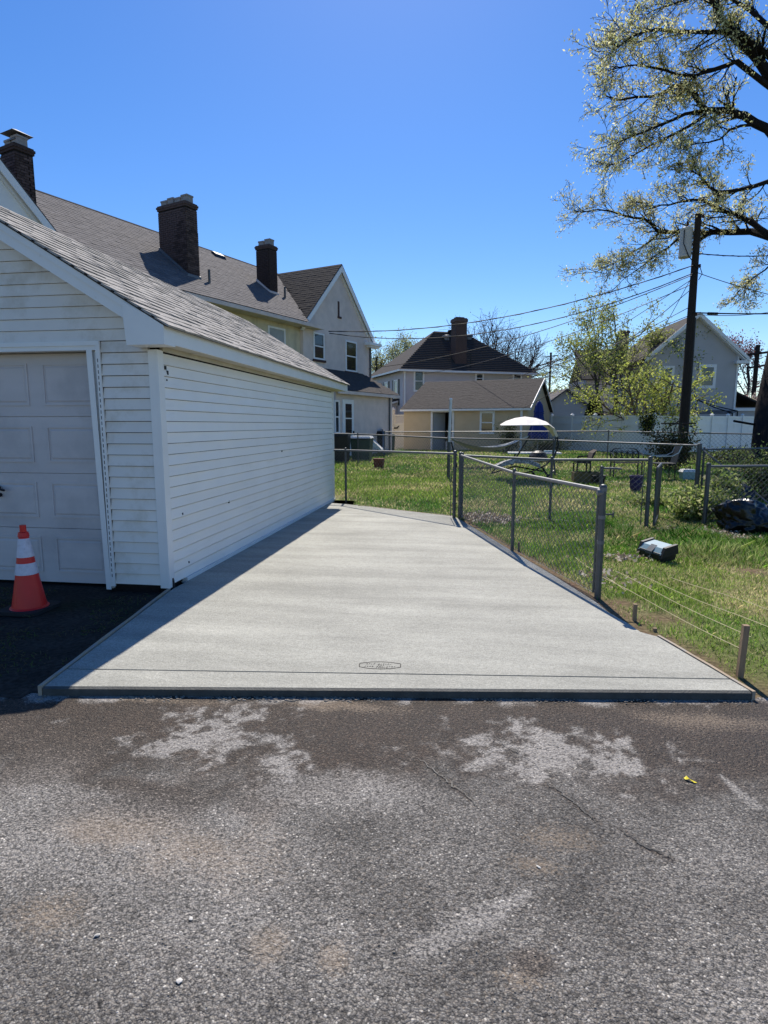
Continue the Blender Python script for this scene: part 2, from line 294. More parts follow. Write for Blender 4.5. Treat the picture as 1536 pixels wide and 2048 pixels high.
def concrete_mat():
    m = bpy.data.materials.new('fresh_broomed_concrete'); m.use_nodes = True; t = m.node_tree; N = t.nodes; L = t.links
    b = N['Principled BSDF']; b.inputs['Roughness'].default_value = .8; b.inputs['Specular IOR Level'].default_value = .3
    g = N.new('ShaderNodeNewGeometry')
    def noise(sc, st, det=5, ro=.6):
        mp = N.new('ShaderNodeMapping'); mp.inputs['Scale'].default_value = st; L.new(g.outputs['Position'], mp.inputs[0])
        n = N.new('ShaderNodeTexNoise'); n.inputs['Scale'].default_value = sc; n.inputs['Detail'].default_value = det; n.inputs['Roughness'].default_value = ro; L.new(mp.outputs[0], n.inputs['Vector']); return n.outputs['Fac']
    big = noise(.9, (1, 1, 1)); band = noise(1.4, (.35, 2.4, 1), 7, .65); fine = noise(130, (1, 1, 1), 3); swirl = noise(26, (1, 1.6, 1), 4); broom = noise(60, (.12, 1.5, 1), 3)
    def mr(x, a, c, d, e):
        r = N.new('ShaderNodeMapRange'); r.inputs[1].default_value = a; r.inputs[2].default_value = c; r.inputs[3].default_value = d; r.inputs[4].default_value = e; L.new(x, r.inputs[0]); return r.outputs[0]
    def mul(a, c):
        x = N.new('ShaderNodeMath'); x.operation = 'MULTIPLY'; L.new(a, x.inputs[0]); L.new(c, x.inputs[1]); return x.outputs[0]
    v = mul(mul(mr(big, .3, .7, .86, 1.12), mr(band, .35, .7, .82, 1.16)), mul(mr(fine, .3, .7, .68, 1.28), mul(mr(swirl, .3, .7, .92, 1.08), mr(broom, .3, .7, .95, 1.05))))
    x = N.new('ShaderNodeMix'); x.data_type = 'RGBA'; x.blend_type = 'MULTIPLY'; x.inputs[0].default_value = 1; x.inputs[6].default_value = (.345, .34, .295, 1); L.new(v, x.inputs[7])
    L.new(x.outputs[2], b.inputs['Base Color'])
    ad = N.new('ShaderNodeMath'); ad.operation = 'ADD'; L.new(fine, ad.inputs[0]); L.new(broom, ad.inputs[1]); ad2 = N.new('ShaderNodeMath'); ad2.operation = 'ADD'; L.new(ad.outputs[0], ad2.inputs[0]); L.new(swirl, ad2.inputs[1])
    bp = N.new('ShaderNodeBump'); bp.inputs['Strength'].default_value = .6; bp.inputs['Distance'].default_value = .004; L.new(ad2.outputs[0], bp.inputs['Height']); L.new(bp.outputs[0], b.inputs['Normal'])
    return m
def soil_mat(name, attr=True, c=(.1, .08, .055)):
    m = bpy.data.materials.new(name); m.use_nodes = True; t = m.node_tree; N = t.nodes; L = t.links
    b = N['Principled BSDF']; b.inputs['Roughness'].default_value = .95; b.inputs['Specular IOR Level'].default_value = .1
    g = N.new('ShaderNodeNewGeometry'); n = N.new('ShaderNodeTexNoise'); n.inputs['Scale'].default_value = 30; n.inputs['Detail'].default_value = 8; L.new(g.outputs['Position'], n.inputs['Vector'])
    r = N.new('ShaderNodeMapRange'); r.inputs[1].default_value = .3; r.inputs[2].default_value = .7; r.inputs[3].default_value = .55; r.inputs[4].default_value = 1.4; L.new(n.outputs[0], r.inputs[0])
    x = N.new('ShaderNodeMix'); x.data_type = 'RGBA'; x.blend_type = 'MULTIPLY'; x.inputs[0].default_value = 1; x.inputs[6].default_value = (*c, 1); L.new(r.outputs[0], x.inputs[7])
    if attr: a = N.new('ShaderNodeAttribute'); a.attribute_name = 'col'; L.new(a.outputs['Color'], x.inputs[6])
    L.new(x.outputs[2], b.inputs['Base Color'])
    bp = N.new('ShaderNodeBump'); bp.inputs['Strength'].default_value = .8; bp.inputs['Distance'].default_value = .02; L.new(n.outputs[0], bp.inputs['Height']); L.new(bp.outputs[0], b.inputs['Normal'])
    return m
M['asphalt'] = asphalt_mat(); M['concrete'] = concrete_mat(); M['soil'] = soil_mat('lawn_soil'); M['far'] = soil_mat('far_ground', False, (.06, .07, .03))
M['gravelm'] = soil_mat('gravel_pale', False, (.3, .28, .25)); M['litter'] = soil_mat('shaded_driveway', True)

# ================================================================== GROUND
ZS = .05                                             # top of the slab
pFL, pFR, pKR, pBC, pBL = (G(85, 1375, ZS), G(1503, 1384, ZS), G(1278, 1266, ZS), G(909, 1033, ZS), G(691, 1008, ZS))
XL0, XL1 = pFL[0], -2.70
EDGE = [G(a, b, ZS)[:2] for a, b in ((1314, 1273), (1281, 1264), (1258, 1248), (1216, 1224), (1192, 1204), (1104, 1149), (1021, 1100), (932, 1046))]
slab = [pFL[:2], pFR[:2]]+EDGE+[pBC[:2], pBL[:2], np.array([-2.70, pBL[1]+.12]), np.array([-2.70, 5.0])]
def inpoly(x, y, poly):
    x = np.asarray(x); y = np.asarray(y); c = np.zeros(x.shape, bool); n = len(poly)
    for i in range(n):
        a = poly[i]; b = poly[(i+1) % n]
        if a[1] == b[1]: continue
        c ^= ((a[1] > y) != (b[1] > y)) & (x < (b[0]-a[0])*(y-a[1])/(b[1]-a[1])+a[0])
    return c
def front_y(x):     # front edge of the slab, carried on to both sides
    return pFL[1]+(pFR[1]-pFL[1])*(x-pFL[0])/(pFR[0]-pFL[0])
# far ground: one sheet to the horizon, with the near sheets lying a little above it
gm = MB(); xs = [-900, -60, -20, -7, 14, 40, 120, 900]; ys = [-60, 0, 3, 4.5, 8, 12, 16, 20, 24, 28, 60, 1500]
for j, yy in enumerate(ys):
    for xx in xs: gm.v.append((xx, yy, gz(yy)-(.1 if yy < 59 else .03)))
for j in range(len(ys)-1):
    for i in range(len(xs)-1): a = j*len(xs)+i; gm.f.append((a, a+1, a+1+len(xs), a+len(xs)))
gm.build('ground', M['far'], kind='structure')
# lawn sheet
def lawn_tone(x, y):
    n = fbm(x*1.1, y*1.1, 4, 3); m = fbm(x*5, y*5, 3, 9); p = fbm(x*.45+9, y*.45, 3, 21)
    g = np.array([.12, .15, .045]); dry = np.array([.28, .24, .12]); lush = np.array([.06, .12, .025]); dirt = np.array([.14, .09, .06])
    d = np.clip((n-.42)*3, 0, 1)[..., None]*.85; l = np.clip((p-.5)*4, 0, 1)[..., None]
    c = g*(1-d)+dry*d; c = c*(1-l*.7)+lush*l*.7
    return c*(.75+.5*m[..., None]), d[..., 0], l[..., 0], dirt
def grid(name, x0, x1, y0, y1, st, zf, keep, mat_, tone, kind='structure'):
    X, Y = np.meshgrid(np.arange(x0, x1+st, st), np.arange(y0, y1+st, st)); ny, nx = X.shape
    V = np.stack([X, Y, zf(X, Y)], -1).reshape(-1, 3)
    I = np.arange(nx*ny).reshape(ny, nx); Fq = np.stack([I[:-1, :-1], I[:-1, 1:], I[1:, 1:], I[1:, :-1]], -1).reshape(-1, 4)
    cx = (X[:-1, :-1]+st/2).ravel(); cy = (Y[:-1, :-1]+st/2).ravel(); Fq = Fq[keep(cx, cy)]
    return np_mesh(name, V, Fq, mat_, cols=tone(X.ravel(), Y.ravel()), kind=kind, smooth=True)
gzv = np.vectorize(gz)
def edge_x(y):      # right side of the slab as x(y)
    return np.interp(y, [pFR[1]-.6, pFR[1]]+[e[1] for e in EDGE]+[pBC[1]], [pFR[0]+.15, pFR[0]]+[e[0] for e in EDGE]+[pBC[0]])
def lawn_keep(x, y):
    return ((y > front_y(x)+.02) | (x > 60)) & ~((x < -2.2) & (y < 11.6)) & ~inpoly(x, y, [np.array(p) for p in slab_in]) & ~((x < -2.75) & (y < 11.6))
ctr = np.mean(slab, axis=0); slab_in = [ctr+(np.array(p)-ctr)*.97 for p in slab]
def lawn_col(x, y):
    c, d, l, dirt = lawn_tone(x, y)
    e = np.clip(1-(np.abs(x-edge_x(y)-.05))/.28, 0, 1)*(y < 9.5); e2 = np.clip(1-(y-front_y(x))/.5, 0, 1)*(x > 1.2)
    k = np.clip(np.maximum(e, e2)+(fbm(x*6, y*6, 3, 5)-.5)*.8, 0, 1)[:, None]
    for px, py, rr in ((1320, 1245, .35), (1250, 1215, .25), (1500, 1150, .3), (1000, 1040, .6), (1470, 1075, .5)):
        q = G(px, py); k = np.maximum(k, (np.clip(1-np.hypot(x-q[0], y-q[1])/rr, 0, 1)*(.4+1.2*fbm(x*7, y*7, 3, 8)))[:, None])
    k = np.clip(k, 0, 1); return c*(1-k)+dirt*k
grid('lawn', -6.5, 14, 3.2, 31, .1, lambda x, y: gzv(y)-.006+.02*(fbm(x*2, y*2, 3, 2)-.5)*np.clip((np.abs(x-edge_x(y))-.1)*4, 0, 1), lawn_keep, M['soil'], lawn_col)
# asphalt lot with its stains (damp brown, cement dust, sand), each with a place of its own on the ground
def ell(x, y, px, py, rx, ry, sh=0.):
    c = G(px, py); a = G(px+rx, py); b = G(px, py-ry); rx_ = np.hypot(*(a-c)[:2]); ry_ = np.hypot(*(b-c)[:2])
    dx = (x-c[0]); dy = (y-c[1]); dx, dy = dx*math.cos(sh)+dy*math.sin(sh), -dx*math.sin(sh)+dy*math.cos(sh)
    return 1-np.sqrt((dx/rx_)**2+(dy/ry_)**2)
def asphalt_col(x, y):
    n = fbm(x*2.6, y*2.6, 5, 31)-.5; n2 = fbm(x*9, y*9, 4, 37)-.5; n3 = fbm(x*1.1, y*1.1, 3, 41)-.5; nf = fbm(x*30, y*30, 2, 47)-.5
    w = n*1.6+n2*.9
    wet = np.full(x.shape, -1.)
    lower = np.interp(x, [-2.6, -1.6, -1.0, -.5, 0, .6, 1.4, 2.5], [2.2, 2.08, 2.12, 2.45, 2.4, 2.55, 2.45, 2.2])
    wet = (y-lower)/.22
    for a in ((300, 1590, 230, 55), (640, 1500, 160, 60), (860, 1500, 90, 40), (1400, 1500, 240, 40), (150, 1500, 260, 60)): wet = np.maximum(wet, ell(x, y, *a)*2.2)
    wet = np.clip(wet*.8+w*2.2+.35, 0, 1)
    wet = np.maximum(wet, np.clip(ell(x, y, 1065, 1925, 60, 35)*2.5+w, 0, 1)*.75)
    pale = np.full(x.shape, -1.)
    for a in ((440, 1480, 170, 60), (560, 1520, 90, 40), (330, 1505, 70, 30), (1090, 1500, 230, 55), (960, 1480, 60, 25), (1200, 1480, 90, 30)): pale = np.maximum(pale, ell(x, y, *a)*1.7)
    pale = np.clip(pale*.8+n*1.4+n2*2.4+nf*1.6-.05, 0, .9)
    mid = np.clip(1.25-np.abs(y-1.8)/.75, 0, 1)*np.clip(.62+n3*2.4+n*1.4, 0, 1)*.55
    for a in ((120, 1590, 180, 30), (700, 1580, 300, 50)): mid = np.maximum(mid, np.clip(ell(x, y, *a)*1.5+w+nf, 0, 1)*.6)
    def seg(p, q, wd):
        a = G(*p)[:2]; ab = G(*q)[:2]-a; tt = np.clip(((x-a[0])*ab[0]+(y-a[1])*ab[1])/(ab@ab), 0, 1); return 1-np.hypot(x-a[0]-tt*ab[0], y-a[1]-tt*ab[1])/(wd*(.5+1.2*tt))
    st = np.clip(seg((1052, 1785), (865, 1895), .07)*1.5+w*.6+nf*.9, 0, 1)*.72
    st2 = np.clip(seg((1440, 1550), (1510, 1612), .035)*1.5+w*.7+nf*.5, 0, 1)*.7
    edge = np.clip(1-(front_y(x)-y)/.07+n2*3, 0, 1)*.9*(y < front_y(x)+.05)
    pale = np.maximum.reduce([pale, mid, st, st2, edge]); wet = wet*(1-np.clip(pale*1.4, 0, 1)*.9)
    sand = np.full(x.shape, -1.)
    for a in ((540, 1885, 45, 40), (668, 1915, 40, 40), (400, 1700, 230, 70), (90, 1830, 120, 60), (1110, 1680, 120, 40), (1080, 1730, 90, 30), (700, 1412, 160, 14), (1420, 1440, 260, 24), (330, 1400, 180, 9), (1040, 1960, 80, 40), (250, 1660, 200, 40)): sand = np.maximum(sand, ell(x, y, *a)*1.3)
    sand = np.clip(sand+w*.9, 0, 1)*.8
    # hairline cracks
    dark = np.zeros(x.shape)
    for pts in (((850, 1528), (885, 1556), (915, 1580), (945, 1600)), ((1095, 1570), (1140, 1600), (1200, 1650)), ((1240, 1660), (1290, 1695), (1345, 1722))):
        q = [G(*p) for p in pts]
        for a, b in zip(q[:-1], q[1:]):
            ab = (b-a)[:2]; tt = np.clip(((x-a[0])*ab[0]+(y-a[1])*ab[1])/(ab@ab), 0, 1)
            dd = np.hypot(x-a[0]-tt*ab[0]+n2*.02, y-a[1]-tt*ab[1]+n2*.02); dark = np.maximum(dark, np.clip(1-dd/.016, 0, 1))
    wet = np.maximum(wet, dark); pale = pale*(1-dark); return np.stack([np.clip(wet, 0, 1), np.clip(pale, 0, 1), np.clip(sand, 0, 1)], -1)
def lot_z(x, y): return .006*(fbm(x*1.3, y*1.3, 3, 51)-.5)
grid('asphalt_lot', -3.3, 4.2, .3, 4.4, .014, lot_z, lambda x, y: (y < front_y(x)+.03) & (y < 9), M['asphalt'], asphalt_col)
grid('asphalt_lane', -12, 12, -6, 4.6, .2, lambda x, y: lot_z(x, y)-.012, lambda x, y: (y < front_y(x)+.0) & (y < 9) & ~((x > -3.2) & (x < 4.1) & (y > .35)), M['asphalt'], lambda x, y: np.tile([0.15, .1, .1], (len(x), 1)))
# shaded driveway in front of the garage
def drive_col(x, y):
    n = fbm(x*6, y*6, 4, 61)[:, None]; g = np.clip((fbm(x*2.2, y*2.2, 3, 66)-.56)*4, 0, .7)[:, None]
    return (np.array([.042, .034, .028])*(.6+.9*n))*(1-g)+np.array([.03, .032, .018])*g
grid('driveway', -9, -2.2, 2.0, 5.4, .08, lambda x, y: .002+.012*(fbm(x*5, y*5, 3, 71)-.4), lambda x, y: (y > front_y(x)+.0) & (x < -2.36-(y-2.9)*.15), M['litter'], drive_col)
# slab: main pour, tooled joint, front strip
fdir = (pFR-pFL)[:2]; fdir /= np.linalg.norm(fdir); fn = np.array([-fdir[1], fdir[0]])
def poly_slab(name, loop, z0, z1, bev=.008):
    import bmesh
    m = MB(); m.prism([(p[0], p[1], z0) for p in loop], (0, 0, z1-z0))
    return m
jl0 = G(98, 1337, ZS)[:2]; jr0 = G(1462, 1358, ZS)[:2]
def lerp(a, b, t): return a+(b-a)*t
# where the joint meets the sloping sides
def cross(a, b, c, d):
    r = b-a; s_ = d-c; t = ((c-a)[0]*s_[1]-(c-a)[1]*s_[0])/(r[0]*s_[1]-r[1]*s_[0]); return a+r*t
S7 = [np.array(p) for p in slab]
JL = cross(S7[0], S7[-1], jl0, jr0); JR = cross(S7[1], S7[2], jl0, jr0)
jd = (JR-JL)/np.linalg.norm(JR-JL); jn = np.array([-jd[1], jd[0]])
g0 = .007
m = MB()
m.prism([(p[0], p[1], -.05) for p in [JL+jn*g0, JR+jn*g0]+S7[2:]], (0, 0, .05+ZS))
m.prism([(p[0], p[1], -.05) for p in (S7[0]+fn*.02, S7[1]+fn*.02, JR-jn*g0, JL-jn*g0)], (0, 0, .05+ZS))
m.prism([(p[0], p[1], -.05) for p in (JL-jn*g0, JR-jn*g0, JR+jn*g0, JL+jn*g0)], (0, 0, .05+ZS-.012))
slab_o = m.build('concrete_slab', M['concrete'], kind='structure')
m = MB(); a_, b_ = S7[0], S7[1]      # front face, its shade painted in with a darker concrete
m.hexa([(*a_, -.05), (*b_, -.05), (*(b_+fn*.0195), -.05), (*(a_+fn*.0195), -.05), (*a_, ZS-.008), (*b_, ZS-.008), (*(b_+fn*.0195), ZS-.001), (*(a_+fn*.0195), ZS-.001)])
m.build('slab_edge', M['edge_shade'], kind='structure')
# contractor's stamp pressed into the slab: a flattened octagon with rows of unreadable dents
sc = G(760, 1331, ZS)[:2]; m = MB(); hw = .13; hh = .055
L8 = [(-hw, -.025), (-.07, -.05), (0, -.057), (.07, -.05), (hw, -.025), (hw, .028), (.06, .052), (0, .056), (-.06, .052), (-hw, .028)]
loc = lambda a, b, z: (sc[0]+jd[0]*a+jn[0]*b, sc[1]+jd[1]*a+jn[1]*b, z)
for a, b in zip(L8, L8[1:]+L8[:1]):
    m.tube([loc(a[0], a[1], ZS+.0005), loc(b[0], b[1], ZS+.0005)], .0022, 4)
random.seed(3)
for row, (yy, k, w_) in enumerate(((.022, 12, .09), (.004, 4, .03), (-.018, 13, .1), (-.036, 8, .05))):
    for i in range(k):
        if random.random() < .18: continue
        x = -w_+2*w_*(i+.5)/k; hgt = .005
        m.tube([loc(x-.003, yy-hgt, ZS+.0005), loc(x+.003*random.random(), yy+hgt, ZS+.0005)], .0018, 4)
        if random.random() < .6: m.tube([loc(x-.004, yy, ZS+.0005), loc(x+.005, yy+random.uniform(-.004, .004), ZS+.0005)], .0016, 4)
o = m.build('contractor_stamp', M['mortar'], origin=(sc[0], sc[1], ZS)); tag(o, 'small eight sided contractor stamp pressed into the concrete near its front joint', 'stamp')
# crumbs along the slab's front foot
random.seed(11)
st_me = []
for k in range(4):
    import bmesh
    b = bmesh.new(); bmesh.ops.create_icosphere(b, subdivisions=1, radius=1)
    for v in b.verts: v.co = Vector((v.co.x*random.uniform(.7, 1.2), v.co.y*random.uniform(.6, 1.1), v.co.z*random.uniform(.5, .8)))
    me = bpy.data.meshes.new('stone'); b.to_mesh(me); b.free(); me.materials.append(M['stone']); st_me.append(me)
m = MB()
for i in range(900):
    t = random.random(); p = lerp(pFL, pFR, t); p = p[:2]-fn*abs(random.gauss(.02, .018)); r = random.uniform(.002, .0055)*(1.6 if t < .45 else 1)
    if (fbm(np.array([t*14.]), np.array([0.]), 2, 4)[0]) < .42: continue
    me = random.choice(st_me); m.add([(p[0]+v.co.x*r*1.5, p[1]+v.co.y*r, .002+v.co.z*r) for v in me.vertices], [tuple(q.vertices) for q in me.polygons])
for i in range(2600):
    x = random.uniform(-2.4, 2.6); y = random.uniform(.8, 3.3)
    if y > front_y(x)-.02: continue
    r = random.choice([.0015, .002, .002, .003, .004]); me = random.choice(st_me)
    m.add([(x+v.co.x*r, y+v.co.y*r, .001+v.co.z*r) for v in me.vertices], [tuple(q.vertices) for q in me.polygons])
m.build('loose_grit', M['grit'], kind='stuff')
for k, (px, py, r, lab) in enumerate(((393, 1871, .012, 'small pale stone with a dark side lying alone on the asphalt left of centre'), (382, 1838, .010, 'thin standing chip of stone on the asphalt near bottom centre'), (359, 1963, .013, 'flat white flake on the asphalt at the bottom left'), (1078, 1735, .010, 'small white pebble beside tan sand on the asphalt'), (648, 1377, .018, 'round concrete crumb right against the slab front'), (283, 1379, .02, 'largest concrete crumb near the left end of the slab front'), (216, 1376, .015, 'leftmost concrete crumb beside the slab shadow'))):
    p = G(px if k else 195, py); o = link(random.choice(st_me), 'stone', None, (p[0], p[1], r*.2)); o.scale = (r*.8, r*1.1, r*.45); o.rotation_euler = (random.uniform(0, .3), random.uniform(0, .3), random.random()*3); tag(o, lab, 'stone')
# hairline cracks: open dark fissures with ragged lips
m = MB(); rc = random.Random(5)
for pts, w in ((((836, 1515), (858, 1534), (885, 1556), (915, 1578), (945, 1602), (960, 1620)), .007), (((1085, 1563), (1110, 1578), (1140, 1600), (1172, 1626), (1200, 1652)), .008), (((1235, 1655), (1262, 1676), (1290, 1695), (1318, 1706), (1347, 1722)), .010), (((985, 1470), (1015, 1495), (1060, 1520), (1090, 1545)), .005), (((905, 1672), (890, 1680)), .006)):
    q = [G(*p) for p in pts]; line = []
    for a, b in zip(q[:-1], q[1:]):
        for t in range(7): c = lerp(a, b, t/7.); line.append(c+np.array([rc.gauss(0, .005), rc.gauss(0, .005), 0]))
    line.append(q[-1]); n = len(line); V = []
    for i, c in enumerate(line):
        ww = w*(.25+.75*rc.random())*math.sin(math.pi*(i+.6)/(n+.2))**.5; d = line[min(i+1, n-1)]-line[max(0, i-1)]; d /= np.linalg.norm(d)+1e-9; e = np.array([-d[1], d[0], 0])*ww/2; V += [c+e+np.array([0, 0, .0042]), c-e+np.array([0, 0, .0042])]
    m.add(V, [(2*i, 2*i+1, 2*i+3, 2*i+2) for i in range(n-1)])
m.build('pavement_cracks', M['black'], kind='stuff')
# yellow leaf
p = G(1380, 1563); m = MB(); lf = [(-.022, .014, .004), (-.008, .022, .012), (.0, .006, .006), (.026, -.012, .003), (.012, -.016, .004), (-.006, -.002, .012), (-.018, 0, .006)]
m.add([(p[0]+a, p[1]+b, c) for a, b, c in lf]+[(p[0]+a, p[1]+b, c+.0015) for a, b, c in lf], [tuple(range(7))[::-1], tuple(range(7, 14))]+[(i, (i+1) % 7, 7+(i+1) % 7, 7+i) for i in range(7)])
tag(m.build('leaf', M['yellow'], origin=(p[0], p[1], 0)), 'bright yellow torn leaf lying on the asphalt at right', 'leaf')
# ------------------------------------------------------------------ form boards, stakes, strings
def board(name, a, b, w, z0, z1, mt, label, side=1, segs=5, jit=.004, group='form boards round the slab'):
    a = np.array(a[:2]); b = np.array(b[:2]); d = (b-a)/np.linalg.norm(b-a); n = np.array([-d[1], d[0]])*side; m = MB(); P = []
    for i in range(segs+1): q = lerp(a, b, i/segs)+n*random.uniform(0, jit); P.append((q, random.uniform(-jit, jit)))
    for (p, e), (q, e2) in zip(P[:-1], P[1:]):
        m.hexa([(*p, z0), (*q, z0), (*(q+n*w), z0), (*(p+n*w), z0), (*p, z1+e), (*q, z1+e2), (*(q+n*w), z1+e2), (*(p+n*w), z1+e)])
    tag(m.build(name, mt, origin=(a[0], a[1], 0)), label, 'board', group)
n1 = .004
board('form_board', S7[0]+np.array([-n1, 0]), S7[-1]+np.array([-.02, 0.0]), .022, -.01, ZS+.008, M['form'], 'thin form board along the shaded left edge of the slab', 1)
board('form_board', S7[1]+np.array([n1, 0]), S7[2]+np.array([n1, .02]), .02, -.01, ZS+.006, M['form'], 'pale form board along the lower right edge of the slab, by the tall stake', -1)
board('form_board', S7[6]+np.array([n1, .02]), lerp(S7[6], S7[9], .97), .014, -.01, ZS-.004, M['dwood'], 'dark thin form board under the slanting chain link fence', -1)
board('form_board', lerp(S7[10], S7[11], .02)+np.array([0, .01]), lerp(S7[10], S7[11], .9)+np.array([0, .01]), .03, -.01, ZS+.004, M['form'], 'form board along the far edge of the slab by the lawn', -1)
def stake(px, pyb, pyt, w, lab, lean=(0, 0)):
    b = G(px, pyb); z = topz(b, pyt); m = MB(); h = w/2; m.hexa([(b[0]+i*h, b[1]+j*h, -.05) for i, j in ((-1, -1), (1, -1), (1, 1), (-1, 1))]+[(b[0]+lean[0]+i*h, b[1]+lean[1]+j*h, z) for i, j in ((-1, -1), (1, -1), (1, 1), (-1, 1))])
    tag(m.build('wooden_stake', M['wood'], origin=(b[0], b[1], 0)), lab, 'stake', 'stakes beside the slab'); return b, z
stake(1268, 1250, 1208, .028, 'short wooden stake near the foot of the end fence post')
stake(1309, 1272, 1256, .026, 'stubby wooden stake barely above the form board')
stake(1478, 1357, 1250, .034, 'tall dark wooden stake at the right front of the slab', (.012, 0))
stake(1037, 1108, 1084, .026, 'small stake behind the slanting fence by its middle post')
for i, (a, b) in enumerate((((1190, 1165), (1480, 1322)), ((1230, 1160), (1500, 1300)), ((1280, 1168), (1560, 1290)), ((1150, 1130), (1250, 1200)), ((1340, 1170), (1600, 1265)))):
    p = G(*a); q = G(*b); m = MB(); pts = [lerp(p, q, t/14)+np.array([0, 0, .085+.01*math.sin(t*.45+i)]) for t in range(15)]
    m.tube(pts, .0026, 4)
    tag(m.build('string', M['string'], origin=(p[0], p[1], 0)), ['string ending at the tall stake, lowest over the grass', 'string just above the lowest one over the grass', 'third string up crossing the patchy grass', 'short string nearest the end fence post', 'uppermost string crossing the grass on the right'][i], 'string', 'pale strings over the grass')

# ================================================================== GARAGE
XW, YW0, YW1 = -2.735, 5.0, 11.72
XR, ZR = -4.69, 3.70; XE, ZE = -2.55, 2.385; YR0, YR1 = 4.80, 12.25
XW2 = 2*XR-XW; SL = (ZR-ZE)/(XE-XR)
gar = thing('garage', (XR, YW0, 0), 'small white vinyl sided garage with weathered gable roof on the left', 'garage')
roofz = lambda x: ZR-abs(x-XR)*abs(SL)
DX0, DX1, DZ = -6.02, -3.36, 2.24
# core walls
m = MB(); t = .1
m.box(XW-t-.02, XW-.02, YW0+.02, YW1-.02, .05, 2.28); m.box(XW2+.02, XW2+t, YW0+.02, YW1-.02, .05, 2.28)
m.box(DX1+.03, XW-t-.02, YW0+.02, YW0+t, .05, 2.24); m.box(XW2+t, DX0-.03, YW0+.02, YW0+t, .05, 2.24)
m.prism([(XW2+.12, YW0+.02, 2.28), (XW-.12, YW0+.02, 2.28), (XR, YW0+.02, roofz(XR)-.12)], (0, .08, 0))
m.prism([(XW2+.1, YW1-.12, .05), (XW-.1, YW1-.12, .05), (XW-.1, YW1-.12, 2.28), (XR, YW1-.12, roofz(XR)-.12), (XW2+.1, YW1-.12, 2.28)], (0, .1, 0))
wall = m.build('wall', M['mortar'], gar)
m = MB(); m.box(XW-.12, XW-.035, YW0+.05, YW1-.05, -.02, .05); m.box(DX1+.02, XW-.12, YW0+.04, YW0+.12, -.02, .05); m.box(XW2+.03, XW2+.1, YW0, YW1, -.02, .05); m.build('foundation', M['mortar'], gar)
# side siding boards, each one long wavy board
EXP = .1; zb = .085
def wedge_board(name, p0, p1, nrm, z0, z1, mt, parent, segs=1, wav=0., x_end=None):
    p0 = np.array(p0, float); p1 = np.array(p1, float); nrm = np.array(nrm, float); m = MB(); vs = []
    for i in range(segs+1):
        q = lerp(p0, p1, i/segs); a = random.uniform(-wav, wav); b_ = random.uniform(-wav, wav)*.6
        vs += [(q[0]-nrm[0]*.015, q[1]-nrm[1]*.015, z0), (q[0]+nrm[0]*(.016+a), q[1]+nrm[1]*(.016+a), z0+b_*.5), (q[0]+nrm[0]*(.014+a), q[1]+nrm[1]*(.014+a), z0+.012), (q[0]+nrm[0]*(0), q[1]+nrm[1]*(0), z1-.0015), (q[0]-nrm[0]*.015, q[1]-nrm[1]*.015, z1-.0015)]
    k = 5; fs = [(i*k+j, (i+1)*k+j, (i+1)*k+(j+1) % k, i*k+(j+1) % k) for i in range(segs) for j in range(k)]+[(4, 3, 2, 1, 0), tuple(segs*k+j for j in range(k))]
    m.add(vs, fs); return m.build(name, mt, parent)
nb = int((2.17-zb)/EXP)
for i in range(nb+1):
    z0 = zb+i*EXP; z1 = min(z0+EXP, 2.215)
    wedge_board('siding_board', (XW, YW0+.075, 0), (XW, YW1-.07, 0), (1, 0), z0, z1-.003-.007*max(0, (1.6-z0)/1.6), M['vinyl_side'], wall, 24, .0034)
# front boards right of the door
for i in range(nb+2):
    z0 = zb+i*EXP
    z1 = z0+EXP if i < nb+1 else 2.285
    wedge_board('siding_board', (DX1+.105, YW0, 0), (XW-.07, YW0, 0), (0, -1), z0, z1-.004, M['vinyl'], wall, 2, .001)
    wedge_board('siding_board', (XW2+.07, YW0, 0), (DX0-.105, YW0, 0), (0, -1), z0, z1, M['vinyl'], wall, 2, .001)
z = 2.36; first = True
zz = 2.285
while zz < roofz(XR)-.3:
    z1 = zz+EXP; x1 = XR+(ZR-.17-z1)/abs(SL); x0_ = XR+(ZR-.17-zz)/abs(SL)
    xa = min(x0_, XW-.03); xb = min(x1, XW-.03)
    m = MB(); vs = [(XR-(xa-XR), YW0-.012, zz), (xa, YW0-.012, zz), (xb, YW0, z1-.003), (XR-(xb-XR), YW0, z1-.003), (XR-(xa-XR), YW0+.015, zz), (xa, YW0+.015, zz), (xb, YW0+.015, z1-.003), (XR-(xb-XR), YW0+.015, z1-.003)]
    m.add(vs, [(0, 1, 2, 3), (5, 4, 7, 6), (1, 5, 6, 2), (4, 0, 3, 7), (4, 5, 1, 0), (3, 2, 6, 7)]); m.build('siding_board', M['vinyl'], wall); zz = z1
